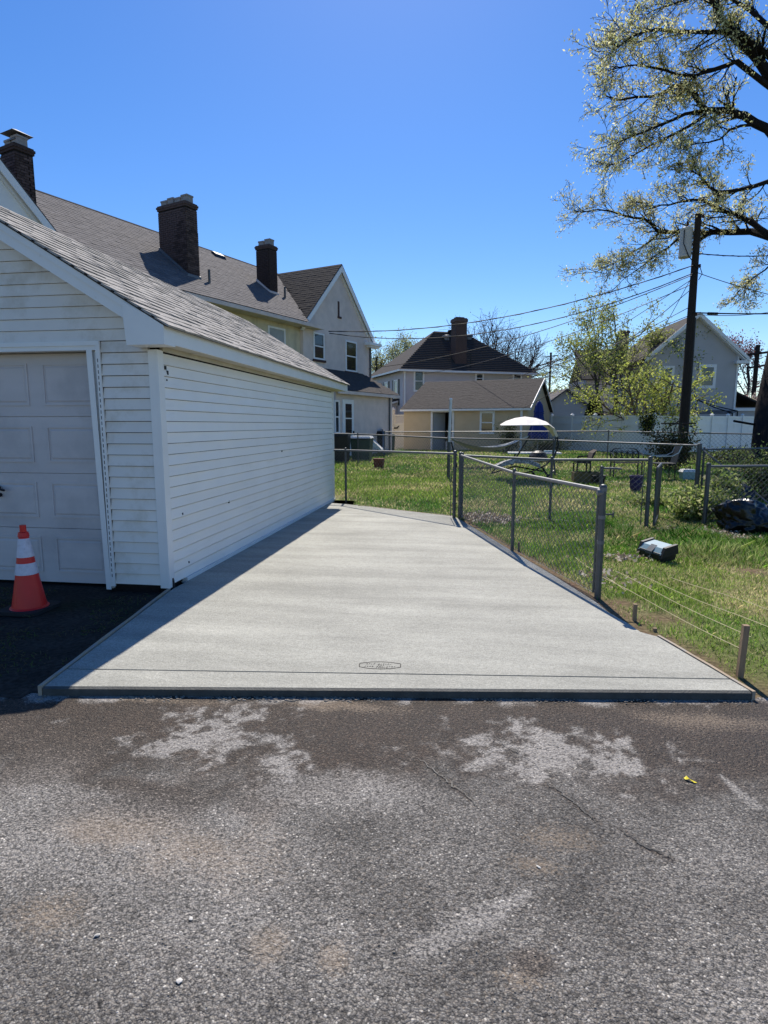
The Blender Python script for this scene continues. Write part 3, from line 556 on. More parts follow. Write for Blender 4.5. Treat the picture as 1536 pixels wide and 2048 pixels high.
# corner boards
m = MB(); m.box(XW-.07, XW-.0065, YW0-.022, YW0-.004, .06, 2.2); m.box(XW-.006, XW+.02, YW0-.022, YW0+.075, .06, 2.2); m.build('corner_board', M['trim'], gar)
m = MB(); m.box(XW-.006, XW+.02, YW1-.07, YW1+.02, .06, 2.2); m.build('corner_board', M['trim'], gar)
m = MB(); m.box(XW-.03, XW+.035, YW0+.3, YW1+.03, .03, .083); m.build('skirt_board', M['trim'], gar)
m = MB(); m.hexa([(XW+.005, YW0+.02, .03), (XW+.03, YW0+.03, .03), (XW+.03, YW0+.07, .03), (XW+.005, YW0+.07, .03), (XW+.018, YW0+.03, .15), (XW+.026, YW0+.03, .13), (XW+.026, YW0+.055, .12), (XW+.018, YW0+.055, .15)]); m.build('torn_corner', M['black'], gar)
for (px, py, r) in ((365, 1028, .012), (458, 1003, .014), (378, 1124, .008), (335, 745, .016), (331, 735, .014), (334, 760, .006), (564, 902, .01)):
    m = MB(); p = onP(np.array([XW+.012, 6, 1.]), np.array([1., 0, 0]), px, py); m.box(p[0]-.004, p[0]+.004, p[1]-r, p[1]+r*.8, p[2]-r*1.3, p[2]+r); m.build('hole', M['black'], gar)
# eave: fascia, soffit
m = MB(); m.box(XE-.012, XE+.008, YR0+.002, YR1, ZE-.155, ZE-.012); m.build('fascia', M['trim'], gar)
m = MB(); m.box(XW-.06, XE-.012, YR0+.17, YR1-.02, ZE-.152, ZE-.142); m.build('soffit', M['soffit'], gar)
m = MB(); m.box(XW+.0, XW+.03, YW0+.06, YW1, 2.195, 2.232); m.build('frieze', M['soffit'], gar)
# rake boards
def rake(sx, name='rake_board'):
    m = MB(); xe = XR+sx*(XE-XR); n = .155
    a = (xe, YR0, ZE-.012); b = (XR, YR0, ZR-.012)
    m.prism([(a[0], YR0, a[2]), (b[0], YR0, b[2]), (b[0], YR0, b[2]-n), (a[0], YR0, a[2]-n)], (0, .018, 0))
    m.prism([(a[0], YR0-.012, a[2]), (b[0], YR0-.012, b[2]), (b[0], YR0-.012, b[2]-.06), (a[0], YR0-.012, a[2]-.06)], (0, .012, 0)); m.build(name, M['trim'], gar)
    m = MB(); m.prism([(xe-sx*.02, YR0+.018, a[2]-n+.02), (XR, YR0+.018, b[2]-n+.02), (XR, YR0+.018, b[2]-n+.035), (xe-sx*.02, YR0+.018, a[2]-n+.035)], (0, YW0-YR0-.03, 0)); m.build('rake_soffit', M['trim'], gar)
rake(1); rake(-1)
m = MB(); m.prism([(XE+.009, YR0-.02, ZE-.17), (XE+.009, YR0-.02, ZE-.005), (XE-.345, YR0-.02, ZE-.005+.19), (XE-.345, YR0-.02, ZE+.02), (XE-.33, YR0-.02, ZE-.17)], (0, .19, 0)); m.build('eave_return', M['trim'], gar)
# roof: deck then shingles
m = MB()
for sx in (1, -1):
    xe = XR+sx*(XE+.02-XR); ze = ZR-abs(xe-XR)*abs(SL)
    m.hexa([(xe, YR0-.02, ze-.012), (XR, YR0-.02, ZR-.012), (XR, YR1+.02, ZR-.012), (xe, YR1+.02, ze-.012), (xe, YR0-.02, ze), (XR, YR0-.02, ZR), (XR, YR1+.02, ZR), (xe, YR1+.02, ze)])
roof = m.build('roof', M['roofdeck'], gar)
def shingles(A, B, C_, tabw, expo, root, mt, nobj, inside=None, curl=0., thick=.006, seed=1, name='shingle', slack=.25):
    """A-B eave line, C_ point on the ridge above A; tabs laid in courses; the nearest become objects"""
    rnd = random.Random(seed); A = np.array(A, float); B = np.array(B, float); C_ = np.array(C_, float)
    L_ = np.linalg.norm(B-A); e = (B-A)/L_; up = C_-A; up = up-e*(up@e); H_ = np.linalg.norm(up); up /= H_; nr = np.cross(e, up)
    if nr[2] < 0: nr = -nr
    out = []
    for r in range(int(H_/expo)+1):
        h0 = r*expo-.02; h1 = min(h0+expo*1.25, H_)
        if h1-h0 < .03: continue
        x = -(rnd.random())*tabw if r else 0
        x = -(.5 if r % 2 else 0)*tabw-rnd.random()*.03
        while x < L_:
            a = max(0, x); b = min(L_, x+tabw*(1 if True else 1)-.008); x += tabw
            if b-a < .04: continue
            mid = A+e*((a+b)/2)+up*((h0+h1)/2)
            if inside and not inside(mid): continue
            out.append((a, b, h0+rnd.uniform(-.003, .003), h1, rnd.random(), mid))
    out.sort(key=lambda q: np.linalg.norm(q[5]-O_))
    def verts(a, b, h0, h1, rv):
        lift = thick+curl*(.4+rv); bl = thick*.5+.003
        P = lambda s_, h, k: A+e*s_+up*h+nr*k
        return [P(a, h0, .001), P(b, h0, .001), P(b, h1, 0), P(a, h1, 0), P(a, h0, lift*(.8+.4*rv)), P(b, h0, lift*(1.2-.4*rv)), P(b, h1, bl), P(a, h1, bl)]
    base = None
    for q in out[:nobj]:
        v = verts(*q[:5]); o = np.array(v[0]); m = MB(); m.hexa([p-o for p in v]); m2 = bpy.data.meshes.new(name); m2.from_pydata(m.v, [], m.f); m2.materials.append(mt)
        piece(name, m2, root, o)
    if out[nobj:]:
        m = MB()
        for q in out[nobj:]: m.hexa(verts(*q[:5]))
        m.build('shingles' if nobj else 'shingle_courses', mt, root, kind='stuff')
xe = XE+.035; ze = ZR-(xe-XR)*abs(SL)
shingles((xe, YR0-.03, ze+.001), (xe, YR1+.03, ze+.001), (XR, YR0-.03, ZR+.001), .305, .135, roof, M['shingle'], 300, curl=.007, thick=.013, seed=4)
shingles((2*XR-xe, YR1+.03, ze+.001), (2*XR-xe, YR0-.03, ze+.001), (XR, YR1+.03, ZR+.001), .305, .135, roof, M['shingle'], 0, seed=5)
# door
gd = MB(); gd.box(DX0+.0, DX1-.0, YW0+.155, YW0+.19, .03, 2.24); door = gd.build('garage_door', M['door'], gar)
secs = [(.035, .565), (.570, 1.095), (1.100, 1.625), (1.630, 2.20)]
for i, (z0, z1) in enumerate(secs):
    m = MB(); yb = YW0+.13; yf = YW0+.155
    m.box(DX0+.002, DX1-.002, yb, yf, z0, z1)
    pw = (DX1-DX0)/4
    for c in range(4):
        x0 = DX0+c*pw+.075; x1 = DX0+(c+1)*pw-.075; a, b = z0+.1, z1-.085
        # stamped moulding round a raised field
        for (p0, p1, q0, q1) in ((x0, x1, a, a+.018), (x0, x1, b-.018, b), (x0, x0+.018, a+.018, b-.018), (x1-.018, x1, a+.018, b-.018)): m.hexa([(p0, yb-.009, q0), (p1, yb-.009, q0), (p1, yb+.001, q0), (p0, yb+.001, q0), (p0, yb-.009, q1), (p1, yb-.009, q1), (p1, yb+.001, q1), (p0, yb+.001, q1)])
        X0, X1, A_, B_ = x0+.045, x1-.045, a+.045, b-.045
        m.hexa([(X0-.02, yb+.001, A_-.02), (X1+.02, yb+.001, A_-.02), (X1+.02, yb+.002, B_+.02), (X0-.02, yb+.002, B_+.02), (X0, yb-.008, A_), (X1, yb-.008, A_), (X1, yb-.008, B_), (X0, yb-.008, B_)])
    m.build('door_panel', M['door'], door)
hp = onP(np.array([0, YW0+.12, 0]), np.array([0, 1., 0]), 0, 975)
m = MB(); hx = (DX0+DX1)/2
m.tube([(hx+.2, YW0+.10, hp[2]), (hx+.2, YW0+.06, hp[2])], .03, 10); m.tube([(hx+.12, YW0+.055, hp[2]+.02), (hx+.3, YW0+.055, hp[2]-.02)], .011, 6)
m.tube([(hp[0]+.0, YW0+.12, hp[2]-.07), (hp[0]+.0, YW0+.085, hp[2]-.07)], .02, 8)
m.build('handle', M['black'], door)
m = MB(); m.box(DX0, DX1, YW0+.06, YW0+.125, 2.205, 2.245); m.build('door_header', M['soffit'], gar)
m = MB(); m.box(DX0-.1, DX1+.1, YW0-.028, YW0-.002, 2.243, 2.283); m.box(DX0-.06, DX1+.06, YW0-.018, YW0+.06, 2.205, 2.243); m.build('door_lintel', M['trim'], gar)
m = MB(); m.hexa([(DX1-.03+.045, YW0-.03, .03), (DX1+.035+.03, YW0-.03, .03), (DX1+.02+.03, YW0+.0, .03), (DX1+.02, YW0+.13, .03), (DX1-.03, YW0-.02, 2.205), (DX1+.025, YW0-.02, 2.205), (DX1+.02, YW0, 2.205), (DX1-.005, YW0+.13, 2.205)]); m.build('door_jamb', M['trim'], gar)
m = MB(); m.box(DX1-.002, DX1+.06, YW0+.015, YW0+.155, .03, 2.2); m.build('door_jamb', M['trim'], gar)
m = MB(); m.box(DX0-.04, DX0+.01, YW0-.02, YW0+.14, .03, 2.205); m.build('door_jamb', M['trim'], gar)
m = MB(); m.box(DX1+.062, DX1+.104, YW0-.026, YW0-.012, .06, 2.283)
j = m.build('corner_channel', M['trim'], gar)
m = MB(); zq = .15
while zq < 2.15: m.box(DX1+.077, DX1+.083, YW0-.0275, YW0-.025, zq, zq+.03); zq += .05
m.build('slot', M['black'], j)

# ================================================================== traffic cone
c = np.array([-3.655, 4.37, .012]); cone = thing('traffic_cone', c, 'orange traffic cone with two white reflective bands standing before the garage door', 'traffic cone')
H_ = .69; r0, r1 = .132, .028; rr = lambda z: r0+(r1-r0)*z/H_
m = MB(); m.lathe(c, [(r0+.018, .024), (r0+.012, .032), (r0, .038), (rr(.26), .26), (rr(.62), .62), (rr(.62)+.006, .625), (rr(.66)+.006, .66), (rr(.665)-.006, .665), (rr(.69)-.004, H_+.03), (.012, H_+.03)], 32); m.build('body', M['orange'], cone, smooth=False)
for z0, z1 in ((.31, .405), (.455, .61)):
    m = MB(); m.lathe(c, [(rr(z0)+.003, z0), (rr(z0)+.0035, z0+.002), (rr(z1)+.0035, z1-.002), (rr(z1)+.003, z1)], 32); m.build('reflective_band', M['band'], cone)
m = MB(); q = .19; cs = [(math.cos(w)*q*1.22, math.sin(w)*q*1.22) for w in [math.radians(a) for a in (38, 52, 128, 142, 218, 232, 308, 322)]]
m.prism([(c[0]+a, c[1]+b, c[2]-.004) for a, b in cs], (0, 0, .03)); m.build('base', M['rubber'], cone)

# ================================================================== CHAIN LINK
def post_mesh(m, b, z, r, k=10):
    m.tube([(b[0], b[1], b[2]-.05), (b[0], b[1], z-.012)], r, k); m.lathe((b[0], b[1], z-.014), [(r*1.12, 0), (r*1.12, .012), (r*.8, .028), (r*.25, .034)], k)
def linkmesh(m, a, b, za0, za1, zb0, zb1, p=.082, r=.0019):
    a = np.array(a[:2]); b = np.array(b[:2]); L_ = np.linalg.norm(b-a); d = (b-a)/L_; n = np.array([-d[1], d[0]])
    lo = lambda s_: za0+(zb0-za0)*s_/L_; hi = lambda s_: za1+(zb1-za1)*s_/L_
    H = max(za1-za0, zb1-zb0)
    for sg, off in ((1, .0025), (-1, -.0025)):
        k = -int(H/p)-1
        while k*p < L_+H+p:
            s0 = k*p; pts = []
            for t_ in (0, 1):
                pts.append((s0+(t_*H if sg > 0 else -t_*H), t_*H))
            (sa, ha), (sb, hb) = pts; t0, t1 = 0., 1.
            ds = sb-sa
            if ds > 0: t0 = max(t0, (0-sa)/ds); t1 = min(t1, (L_-sa)/ds)
            else: t0 = max(t0, (L_-sa)/ds); t1 = min(t1, (0-sa)/ds)
            k += 1
            if t1-t0 < .02: continue
            P = []
            for t_ in (t0, t1):
                s_ = sa+ds*t_; h = ha+(hb-ha)*t_; q = a+d*s_+n*off; P.append((q[0], q[1], lo(s_)+(hi(s_)-lo(s_))*h/H))
            m.tube(P, r, 3, False)
    # knuckled selvage wires
    for w0, w1 in ((za0, zb0), (za1, zb1)): m.tube([(a[0], a[1], w0), (b[0], b[1], w1)], r, 3, False)
def fence(name, label, pts, mid, rr_=.02, ends=True, r_wire=.0019, p=.082, postmat='dsteel', term=.03, mesh_=True, terminals=None, railmat='steel'):
    """pts: list of (base, topz) for posts in order"""
    root = thing(name, pts[0][0], label, 'fence', 'chain link fences')
    for i, (b, z) in enumerate(pts):
        m = MB(); post_mesh(m, b, z, term if (i in (terminals if terminals is not None else (0, len(pts)-1))) else .021); m.build('post', M[postmat], root)
    for i in range(len(pts)-1):
        (a, za), (b, zb_) = pts[i], pts[i+1]
        m = MB(); m.tube([(a[0], a[1], za-.035), (b[0], b[1], zb_-.035)], rr_, 8); m.build('top_rail', M[railmat], root)
        if mesh_:
            m = MB(); linkmesh(m, a, b, a[2]+.03, za-.04, b[2]+.03, zb_-.04, p, r_wire); m.build('chain_link_mesh', M['wire'], root)
    return root
def gp(px, py, pt): b = ground(px, py); return (b, topz(b, pt))
# 1: slanting fence on the right edge of the slab
pa = gp(919, 1037, 906); pm = gp(1024, 1102, 940); pe = gp(1195, 1196, 973)
f1 = fence('chain_link_fence', 'chain link fence slanting along the right edge of the concrete slab', [pa, pm, pe], None, .019, term=.028, r_wire=.0024)
m = MB(); b, z = pe
for zz in (z-.04, z-.28, z-.5): m.tube([(b[0], b[1], zz), (b[0], b[1], zz+.03)], .032, 12)
m.tube([(b[0]-.05, b[1], z-.05), (b[0]+.0, b[1], z-.05)], .03, 8); m.build('brace_band', M['steel'], f1)
m = MB(); m.tube([(b[0]+.03, b[1], z-.24), (b[0]+.09, b[1]-.01, z-.24)], .008, 6); m.tube([(b[0]+.09, b[1]-.01, z-.26), (b[0]+.09, b[1]-.01, z-.22)], .008, 6); m.build('gate_hinge', M['dsteel'], f1)
dv = (pm[0]-b)[:2]; dv /= np.linalg.norm(dv)
m = MB(); m.tube([(b[0]+dv[0]*.075, b[1]+dv[1]*.075, b[2]+.03), (b[0]+dv[0]*.075, b[1]+dv[1]*.075, z-.06)], .012, 6); m.build('tension_bar', M['dsteel'], f1)
# 2: fence across the far edge of the slab
pb = gp(692, 1000, 897); pcn = gp(908, 1036, 903); pb0 = (np.array([-3.4, pb[0][1]+.25, .0]), pb[1])
f2 = fence('chain_link_fence', 'chain link fence across the far end of the slab beside the garage', [pb0, pb, pcn], None, .019, term=.028, terminals=(2,))
m = MB(); b, z = pcn
for zz in (z-.06, z-.3, z-.55, z-.85): m.tube([(b[0], b[1], zz), (b[0], b[1], zz+.022)], .036, 10)
for dx in (-.06, .09): m.tube([(b[0]+dx, b[1]+.01, b[2]+.04), (b[0]+dx, b[1]+.01, z-.08)], .006, 5)
m.build('brace_band', M['dsteel'], f2)
# 3: fence going right from the corner
q0 = (pa[0]+np.array([.03, .08, 0]), pa[1]-.01); q1 = gp(1099, 1042, 915); q2 = gp(1292, 1057, 915)
f3 = fence('chain_link_fence', 'chain link fence running right from the slab corner to the gate opening', [q0, q1, q2], None, .019, term=.03, terminals=(2,))
m = MB(); b, z = q2
for zz in (z-.1, z-.35, z-.6, z-.85): m.tube([(b[0], b[1], zz), (b[0], b[1], zz+.022)], .036, 8)
m.tube([(b[0]-.08, b[1], b[2]+.05), (b[0]-.08, b[1], z-.06)], .007, 5); m.build('brace_band', M['dsteel'], f3)
g0_ = gp(1307, 1058, 936); gr = thing('chain_link_gate', g0_[0], 'narrow chain link gate swung open, seen edge-on beside its post', 'gate')
b, z = g0_; dq = b/np.linalg.norm(b[:2]); far = b+np.array([dq[0]*1.05+.05, dq[1]*1.05, 0])
for q in (b, far): m = MB(); m.tube([(q[0], q[1], q[2]+.05), (q[0], q[1], z)], .019, 8); m.build('gate_stile', M['dsteel'], gr)
for zz in (z, b[2]+.06): m = MB(); m.tube([(b[0], b[1], zz), (far[0], far[1], zz)], .016, 8); m.build('gate_rail', M['dsteel'], gr)
m = MB(); linkmesh(m, b, far, b[2]+.07, z-.01, far[2]+.07, z-.01); m.build('chain_link_mesh', M['wire'], gr)
pq = gp(1198, 1046, 934); gp2 = thing('latch_post', pq[0], 'short leftover fence post with a bent arm behind the end post', 'post'); m = MB(); post_mesh(m, *pq, .026); m.build('post', M['dsteel'], gp2)
m = MB(); b, z = pq; m.tube([(b[0], b[1], z-.02), (b[0]+.18, b[1]+.03, z-.02), (b[0]+.3, b[1]+.05, z-.03)], .016, 7); m.build('arm', M['steel'], gp2)
# 4: right hand fence
r0_ = gp(1408, 1052, 928); r1_ = (r0_[0]+np.array([1.9, .35, 0.02]), r0_[1]+.01); r2_ = (r0_[0]+np.array([4.2, .8, 0.03]), r0_[1]+.02)
f4 = fence('chain_link_fence', 'chain link fence starting at the post beside the black rubbish bags', [r0_, r1_, r2_], None, .019, term=.032, terminals=(0, 2))
# 5: fence across the middle of the yards
s2 = gp(1392, 987, 888); s1 = gp(1104, 950, 878); s0 = gp(895, 957, 874); sm = gp(716, 930, 866); sl_ = (sm[0]+np.array([-3.2, .9, .02]), sm[1]+.02)
f5 = fence('chain_link_fence', 'second chain link fence crossing the yards behind the clothes pole', [sl_, sm, s0, s1, s2], None, .02, term=.045, terminals=(4,), r_wire=.0026, p=.11)
t1_ = (s2[0]+np.array([2.5, .2, .03]), s2[1]-.03); t2_ = (s2[0]+np.array([5.5, .6, .03]), s2[1]-.06)
f6 = fence('chain_link_fence', 'chain link fence continuing right past the thick diagonal braced post', [(s2[0]+np.array([.1, 0, 0]), s2[1]-.08), t1_, t2_], None, .019, term=.022, r_wire=.0026, p=.11)
m = MB(); a = s2[0]; e_ = G(1444, 958, .02); m.tube([(a[0], a[1], s2[1]-.07), (a[0]+.5, a[1]-1.7, .25), (a[0]+.62, a[1]-2.2, .02)], .014, 6)
m.build('diagonal_brace', M['dsteel'], f6)
v0 = (np.array([-4.6, 30.4, .24]), 1.44); v1 = gp(769, 914, 862); v2 = (np.array([4.9, 22.6, .2]), 1.36); v3 = (np.array([9.0, 20.3, .16]), 1.30); v4 = (np.array([14.5, 18.2, .12]), 1.26)
f7 = fence('chain_link_fence', 'farthest chain link fence in front of the tan shed and vinyl fence', [v0, v1, v2, v3, v4], None, .02, term=.025, r_wire=.0028, p=.13, railmat='dsteel')

# ================================================================== generic building parts
def window(root, fr, s0, s1, n, z0, z1, double=True, blind=False, name='window', fw=.07, mt='window', sill=True):
    m = MB(); m.fbox(fr, s0, s0+fw, n, n+.045, z0, z1); m.fbox(fr, s1-fw, s1, n, n+.045, z0, z1); m.fbox(fr, s0+fw, s1-fw, n, n+.045, z1-fw, z1); m.fbox(fr, s0+fw, s1-fw, n, n+.045, z0, z0+fw)
    zm = (z0+z1)/2
    if double: m.fbox(fr, s0+fw, s1-fw, n+.002, n+.035, zm-.025, zm+.025)
    w = m.build(name, M[mt], root)
    m = MB(); m.fbox(fr, s0+fw, s1-fw, n+.001, n+.012, z0+fw, (zm-.025 if double else z1-fw)); m.build('pane', M['glass'], w)
    if double: m = MB(); m.fbox(fr, s0+fw, s1-fw, n+.001, n+.020, zm+.025, z1-fw); m.build('pane', M['blind'] if blind else M['glass'], w)
    if sill: m = MB(); m.fbox(fr, s0-.05, s1+.05, n-.0, n+.08, z0-.09, z0-.003); m.build('sill', M['brown'] if sill == 'brown' else M[mt], w)
    return w
def slab_roof(m, quad, t=.06):
    q = [np.array(p, float) for p in quad]; nrm = np.cross(q[1]-q[0], q[-1]-q[0]); nrm /= np.linalg.norm(nrm)
    if nrm[2] < 0: nrm = -nrm
    m.prism([p-nrm*t for p in q], nrm*t)

# ================================================================== BIG STUCCO HOUSE ON THE LEFT
u = ray(1430, 850); u[2] = 0; u /= np.linalg.norm(u); n_ = np.array([u[1], -u[0], 0.]); PH = O_+ray(748, 700)*29
fh = frame(PH, u, n_); inv = lambda p: ((p-PH)@u, (p-PH)@n_, p[2])
house = thing('house', fh(-10.5, 0, .2), 'long stucco duplex with grey roof, three brick chimneys and end gables', 'house')
S0, S1, CW = -20.9, -.28, 2.95; NR, ZRD = -3.5, 8.48; NE, ZEV = .35, 5.60
SLM = (ZRD-ZEV)/(NE-NR); AP, HB, ZB = 8.43, 3.02, 5.41
m = MB(); m.fbox(fh, S0+.1, S1-.1, -7.0, -.16, .0, 5.75)
m.prism([fh(S0+.1, -.3, 5.7), fh(S0+.1, -6.7, 5.7), fh(S0+.1, NR, 8.25)], tuple(np.array(fh(1, 0, 0))-np.array(fh(0, 0, 0)))) if False else None
for s_ in (S0+.1, S1-.12):
    a = np.array(fh(s_, -.16, 5.75)); m.prism([fh(s_, -.2, 5.75), fh(s_, NR, 8.2), fh(s_, -6.8, 5.75)], u*.1 if s_ < -5 else -u*.1)
m.build('main_wall', M['stucco_y'], house)
gc = (-3.03, -18.26); hwd = 2.73
for c_ in gc:
    m = MB(); m.prism([fh(c_-hwd, 0, -.02), fh(c_+hwd, 0, -.02), fh(c_+hwd, 0, 5.72), fh(c_, 0, 8.2), fh(c_-hwd, 0, 5.72)], -n_*.9); m.build('gable_wall', M['stucco'] if c_ > -5 else M['pvc'], house)
# main roof front slope, minus the cross gables (valley lines)
def in_cross(p, k=0.):
    s_, nn, z = inv(p)
    for c_ in gc:
        if abs(s_-c_) < (NE+.05-nn)*0+CW*(1-0) and nn > NR:
            zc = AP-abs(s_-c_)*(AP-ZB)/HB
            if zc > z+.02: return True
    return False
m = MB()
fe = lambda s_: fh(s_, NE, ZEV); rd = lambda s_: fh(s_, NR, ZRD); bk = lambda s_: fh(s_, 2*NR-NE, ZEV)
slab_roof(m, [fe(gc[1]+HB-.1), fe(gc[0]-HB+.1), rd(gc[0]), rd(gc[1])])
slab_roof(m, [fe(S0-.2), fe(gc[1]-CW), rd(gc[1]), rd(S0-.2)]) ; slab_roof(m, [fe(gc[0]+CW), fe(S1+.2), rd(S1+.2), rd(gc[0])])
slab_roof(m, [bk(S1+.2), bk(S0-.2), rd(S0-.2), rd(S1+.2)])
mroof = m.build('roof', M['roofdeck'], house)
croofs = []
for c_ in gc:
    m = MB(); NF = .12
    for sg in (1, -1):
        slab_roof(m, [fh(c_+sg*HB, NF, ZB), fh(c_, NF, AP), fh(c_, NR, AP), fh(c_+sg*HB, .1, ZB)], .05)
    cr = m.build('gable_roof', M['roofdeck'], house); croofs.append(cr)
    # white rake boards
    for sg in (1, -1):
        m = MB(); m.prism([fh(c_+sg*HB, NF+.004, ZB-.01), fh(c_, NF+.004, AP-.02), fh(c_, NF+.004, AP-.28), fh(c_+sg*(HB-.2), NF+.004, ZB-.05)], n_*.03)
        m.prism([fh(c_+sg*(HB-.07), .001, ZB-.09), fh(c_, .001, AP-.14), fh(c_, .001, AP-.34), fh(c_+sg*(HB-.27), .001, ZB-.09)], n_*.05); m.build('rake_board', M['window'], house)
# shingles
def fits(p): return not in_cross(p)
nr_up = np.array(rd(0))-np.array(fe(0)); lift = np.array([0, 0, .012])
shingles(np.array(fe(-15.9))+lift, np.array(fe(-4.6))+lift, np.array(rd(-15.9))+lift, .36, .155, mroof, M['h_shingle'], 260, inside=fits, curl=.005, seed=8, thick=.012)
shingles(np.array(fe(-4.6))+lift, np.array(fe(-2.0))+lift, np.array(rd(-4.6))+lift, .36, .155, mroof, M['h_shingle'], 0, inside=fits, curl=.005, seed=18, thick=.012)
def fits2(c_): 
    def f(p):
        s_, nn, z = inv(p); zm = ZEV+(NE-nn)*SLM; return z > zm-.03
    return f
for c_, cr in zip(gc, croofs):
    for sg in (-1, 1):
        a = fh(c_+sg*(HB+.03), .14, ZB-.02); b = fh(c_+sg*(HB+.03), NR, ZB-.02); t_ = fh(c_, .14, AP+.02)
        shingles(np.array(a)+lift, np.array(b)+lift, np.array(t_)+lift, .36, .155, cr, M['d_shingle'] if c_ > -5 else M['h_shingle'], 0, inside=fits2(c_), curl=.004, seed=9, thick=.012)
m = MB(); m.tube([rd(S0), rd(S1)], .05, 5); m.build('ridge_cap', M['d_shingle'], house)
# eave: gutter board and soffit
m = MB(); m.fbox(fh, gc[1]+CW, -4.85, NE-.0, NE+.07, ZEV-.16, ZEV-.03); m.build('gutter', M['stucco'], house)
m = MB(); m.fbox(fh, gc[1]+CW, -4.95, -.15, NE-.001, ZEV-.17, ZEV-.13); m.build('soffit', M['stucco_y'], house)
# party wall flashing running up the slope by the middle chimney
m = MB(); sF = -10.95
def rs(s_, nn, k): return fh(s_, nn, ZEV+(NE-nn)*SLM+k)
m.hexa([rs(-11.08, -.35, .0), rs(-10.98, -.35, .0), rs(-10.6, -2.4, 0), rs(-10.7, -2.4, 0), rs(-11.08, -.35, .14), rs(-10.98, -.35, .14), rs(-10.6, -2.4, .1), rs(-10.7, -2.4, .1)]) if False else None
# brick chimneys
brick_all = []
def solve_s(px, nn, z, lo=-25, hi=5):
    for _ in range(50):
        mm = (lo+hi)/2
        if prj(fh(mm, nn, z))[0] < px: lo = mm
        else: hi = mm
    return lo
def solve_n(px, s_, z, lo=-8, hi=.0):
    for _ in range(50):
        mm = (lo+hi)/2
        if prj(fh(s_, mm, z))[0] < px: lo = mm
        else: hi = mm
    return lo
bme = bpy.data.meshes.new('brick'); mm = MB(); mm.box(-.101, .101, -.012, .012, -.028, .028); bme.from_pydata(mm.v, [], mm.f); bme.materials.append(M['brick'])
bhalf = bpy.data.meshes.new('brick'); mm = MB(); mm.box(-.047, .047, -.012, .012, -.028, .028); bhalf.from_pydata(mm.v, [], mm.f); bhalf.materials.append(M['brick'])
chims = []
for ci, (pxm, nn, pxr, pxl, zt, nfl) in enumerate(((31, -1.35, 68, 3, 8.66, 2), (371, -.72, 394, 317, 8.72, 4), (538, -1.3, 553.5, 512.5, 8.68, 2))):
    sA = solve_s(pxm, nn, zt-.4); sB = solve_s(pxr, nn, zt-.4); nB = solve_n(pxl, sA, zt-.4)
    zb_ = ZEV+(NE-nn)*SLM-.3
    m = MB(); m.fbox(fh, sA+.006, sB-.006, nB+.006, nn-.006, zb_, zt-.02)
    chimney = m.build('chimney', M['cmortar'], house); chims.append(chimney)
    m = MB(); m.fbox(fh, sA-.045, sB+.045, nB-.045, nn+.045, zt-.07, zt-.01); m.fbox(fh, sA-.02, sB+.02, nB-.02, nn+.02, zt-.01, zt+.03); m.fbox(fh, sA-.025, sB+.025, nB-.025, nn+.025, zt-.13, zt-.07); m.build('cap', M['brick'], chimney)
    for k in range(nfl):
        cs_ = (sA+sB)/2; cn = lerp(nB, nn, (k+.5)/nfl); zf = zt+.03; m = MB(); e_ = .13; h = .2+.04*(k % 2)
        m.fbox(fh, cs_-e_, cs_+e_, cn-e_, cn+e_, zf, zf+h); m.fbox(fh, cs_-e_-.015, cs_+e_+.015, cn-e_-.015, cn+e_+.015, zf+h-.05, zf+h); m.build('flue', M['clay'], chimney)
    if ci == 0:   # metal cap on stilts
        cs_ = (sA+sB)/2; cn = lerp(nB, nn, .6); zf = zt+.2
        m = MB(); m.tube([fh(cs_, cn, zf-.1), fh(cs_, cn, zf+.13)], .09, 8)
        m.fbox(fh, cs_-.16, cs_+.16, cn-.16, cn+.16, zf-.03, zf)
        m.hexa([fh(cs_-.28, cn+.28, zf+.13), fh(cs_+.28, cn+.28, zf+.13), fh(cs_+.28, cn-.28, zf+.13), fh(cs_-.28, cn-.28, zf+.13), fh(cs_-.02, cn+.02, zf+.27), fh(cs_+.02, cn+.02, zf+.27), fh(cs_+.02, cn-.02, zf+.27), fh(cs_-.02, cn-.02, zf+.27)]); m.build('flue_cowl', M['steel'], chimney)
    row = 0; z = zb_
    while z < zt-.16:
        for face in (0, 1):
            a0, a1 = (sA, sB) if face == 0 else (nB, nn)
            L_ = a1-a0; x = (0 if row % 2 else -.105)
            while x < L_-.02:
                c0 = max(0, x); c1 = min(L_, x+.202)
                if c1-c0 > .06:
                    cc = a0+(c0+c1)/2; half = (c1-c0) < .16
                    if face == 0: loc_ = fh(cc, nn, z); ang = math.atan2(u[1], u[0])
                    else: loc_ = fh(sA, cc, z); ang = math.atan2(n_[1], n_[0])
                    s_, n2_, _ = (cc, nn, z) if face == 0 else (sA, cc, z)
                    if z > ZEV+(NE-n2_)*SLM-.05: brick_all.append((np.linalg.norm(np.array(loc_)-O_), loc_, ang, half, ci, c1-c0))
                x += .212
        z += .067; row += 1
    # lead flashing at the foot
    m = MB(); m.hexa([rs(sA-.06, nn+.05, .0), rs(sB+.05, nn+.05, .0), rs(sB+.05, nB, 0), rs(sA-.06, nB, 0), rs(sA-.05, nn+.04, .10), rs(sB+.04, nn+.04, .10), rs(sB+.04, nB, .12), rs(sA-.05, nB, .12)]); m.build('flashing', M['steel'] if ci == 1 else M['stucco'], chimney)
    if ci: m = MB(); m.tube([rs(sB+.35, nn+.1, 0), rs(sB+.35, nn+.1, .45)], .045, 8); m.build('vent_pipe', M['dsteel'], house)
brick_all.sort(key=lambda q: q[0])
rest = {0: MB(), 1: MB(), 2: MB()}
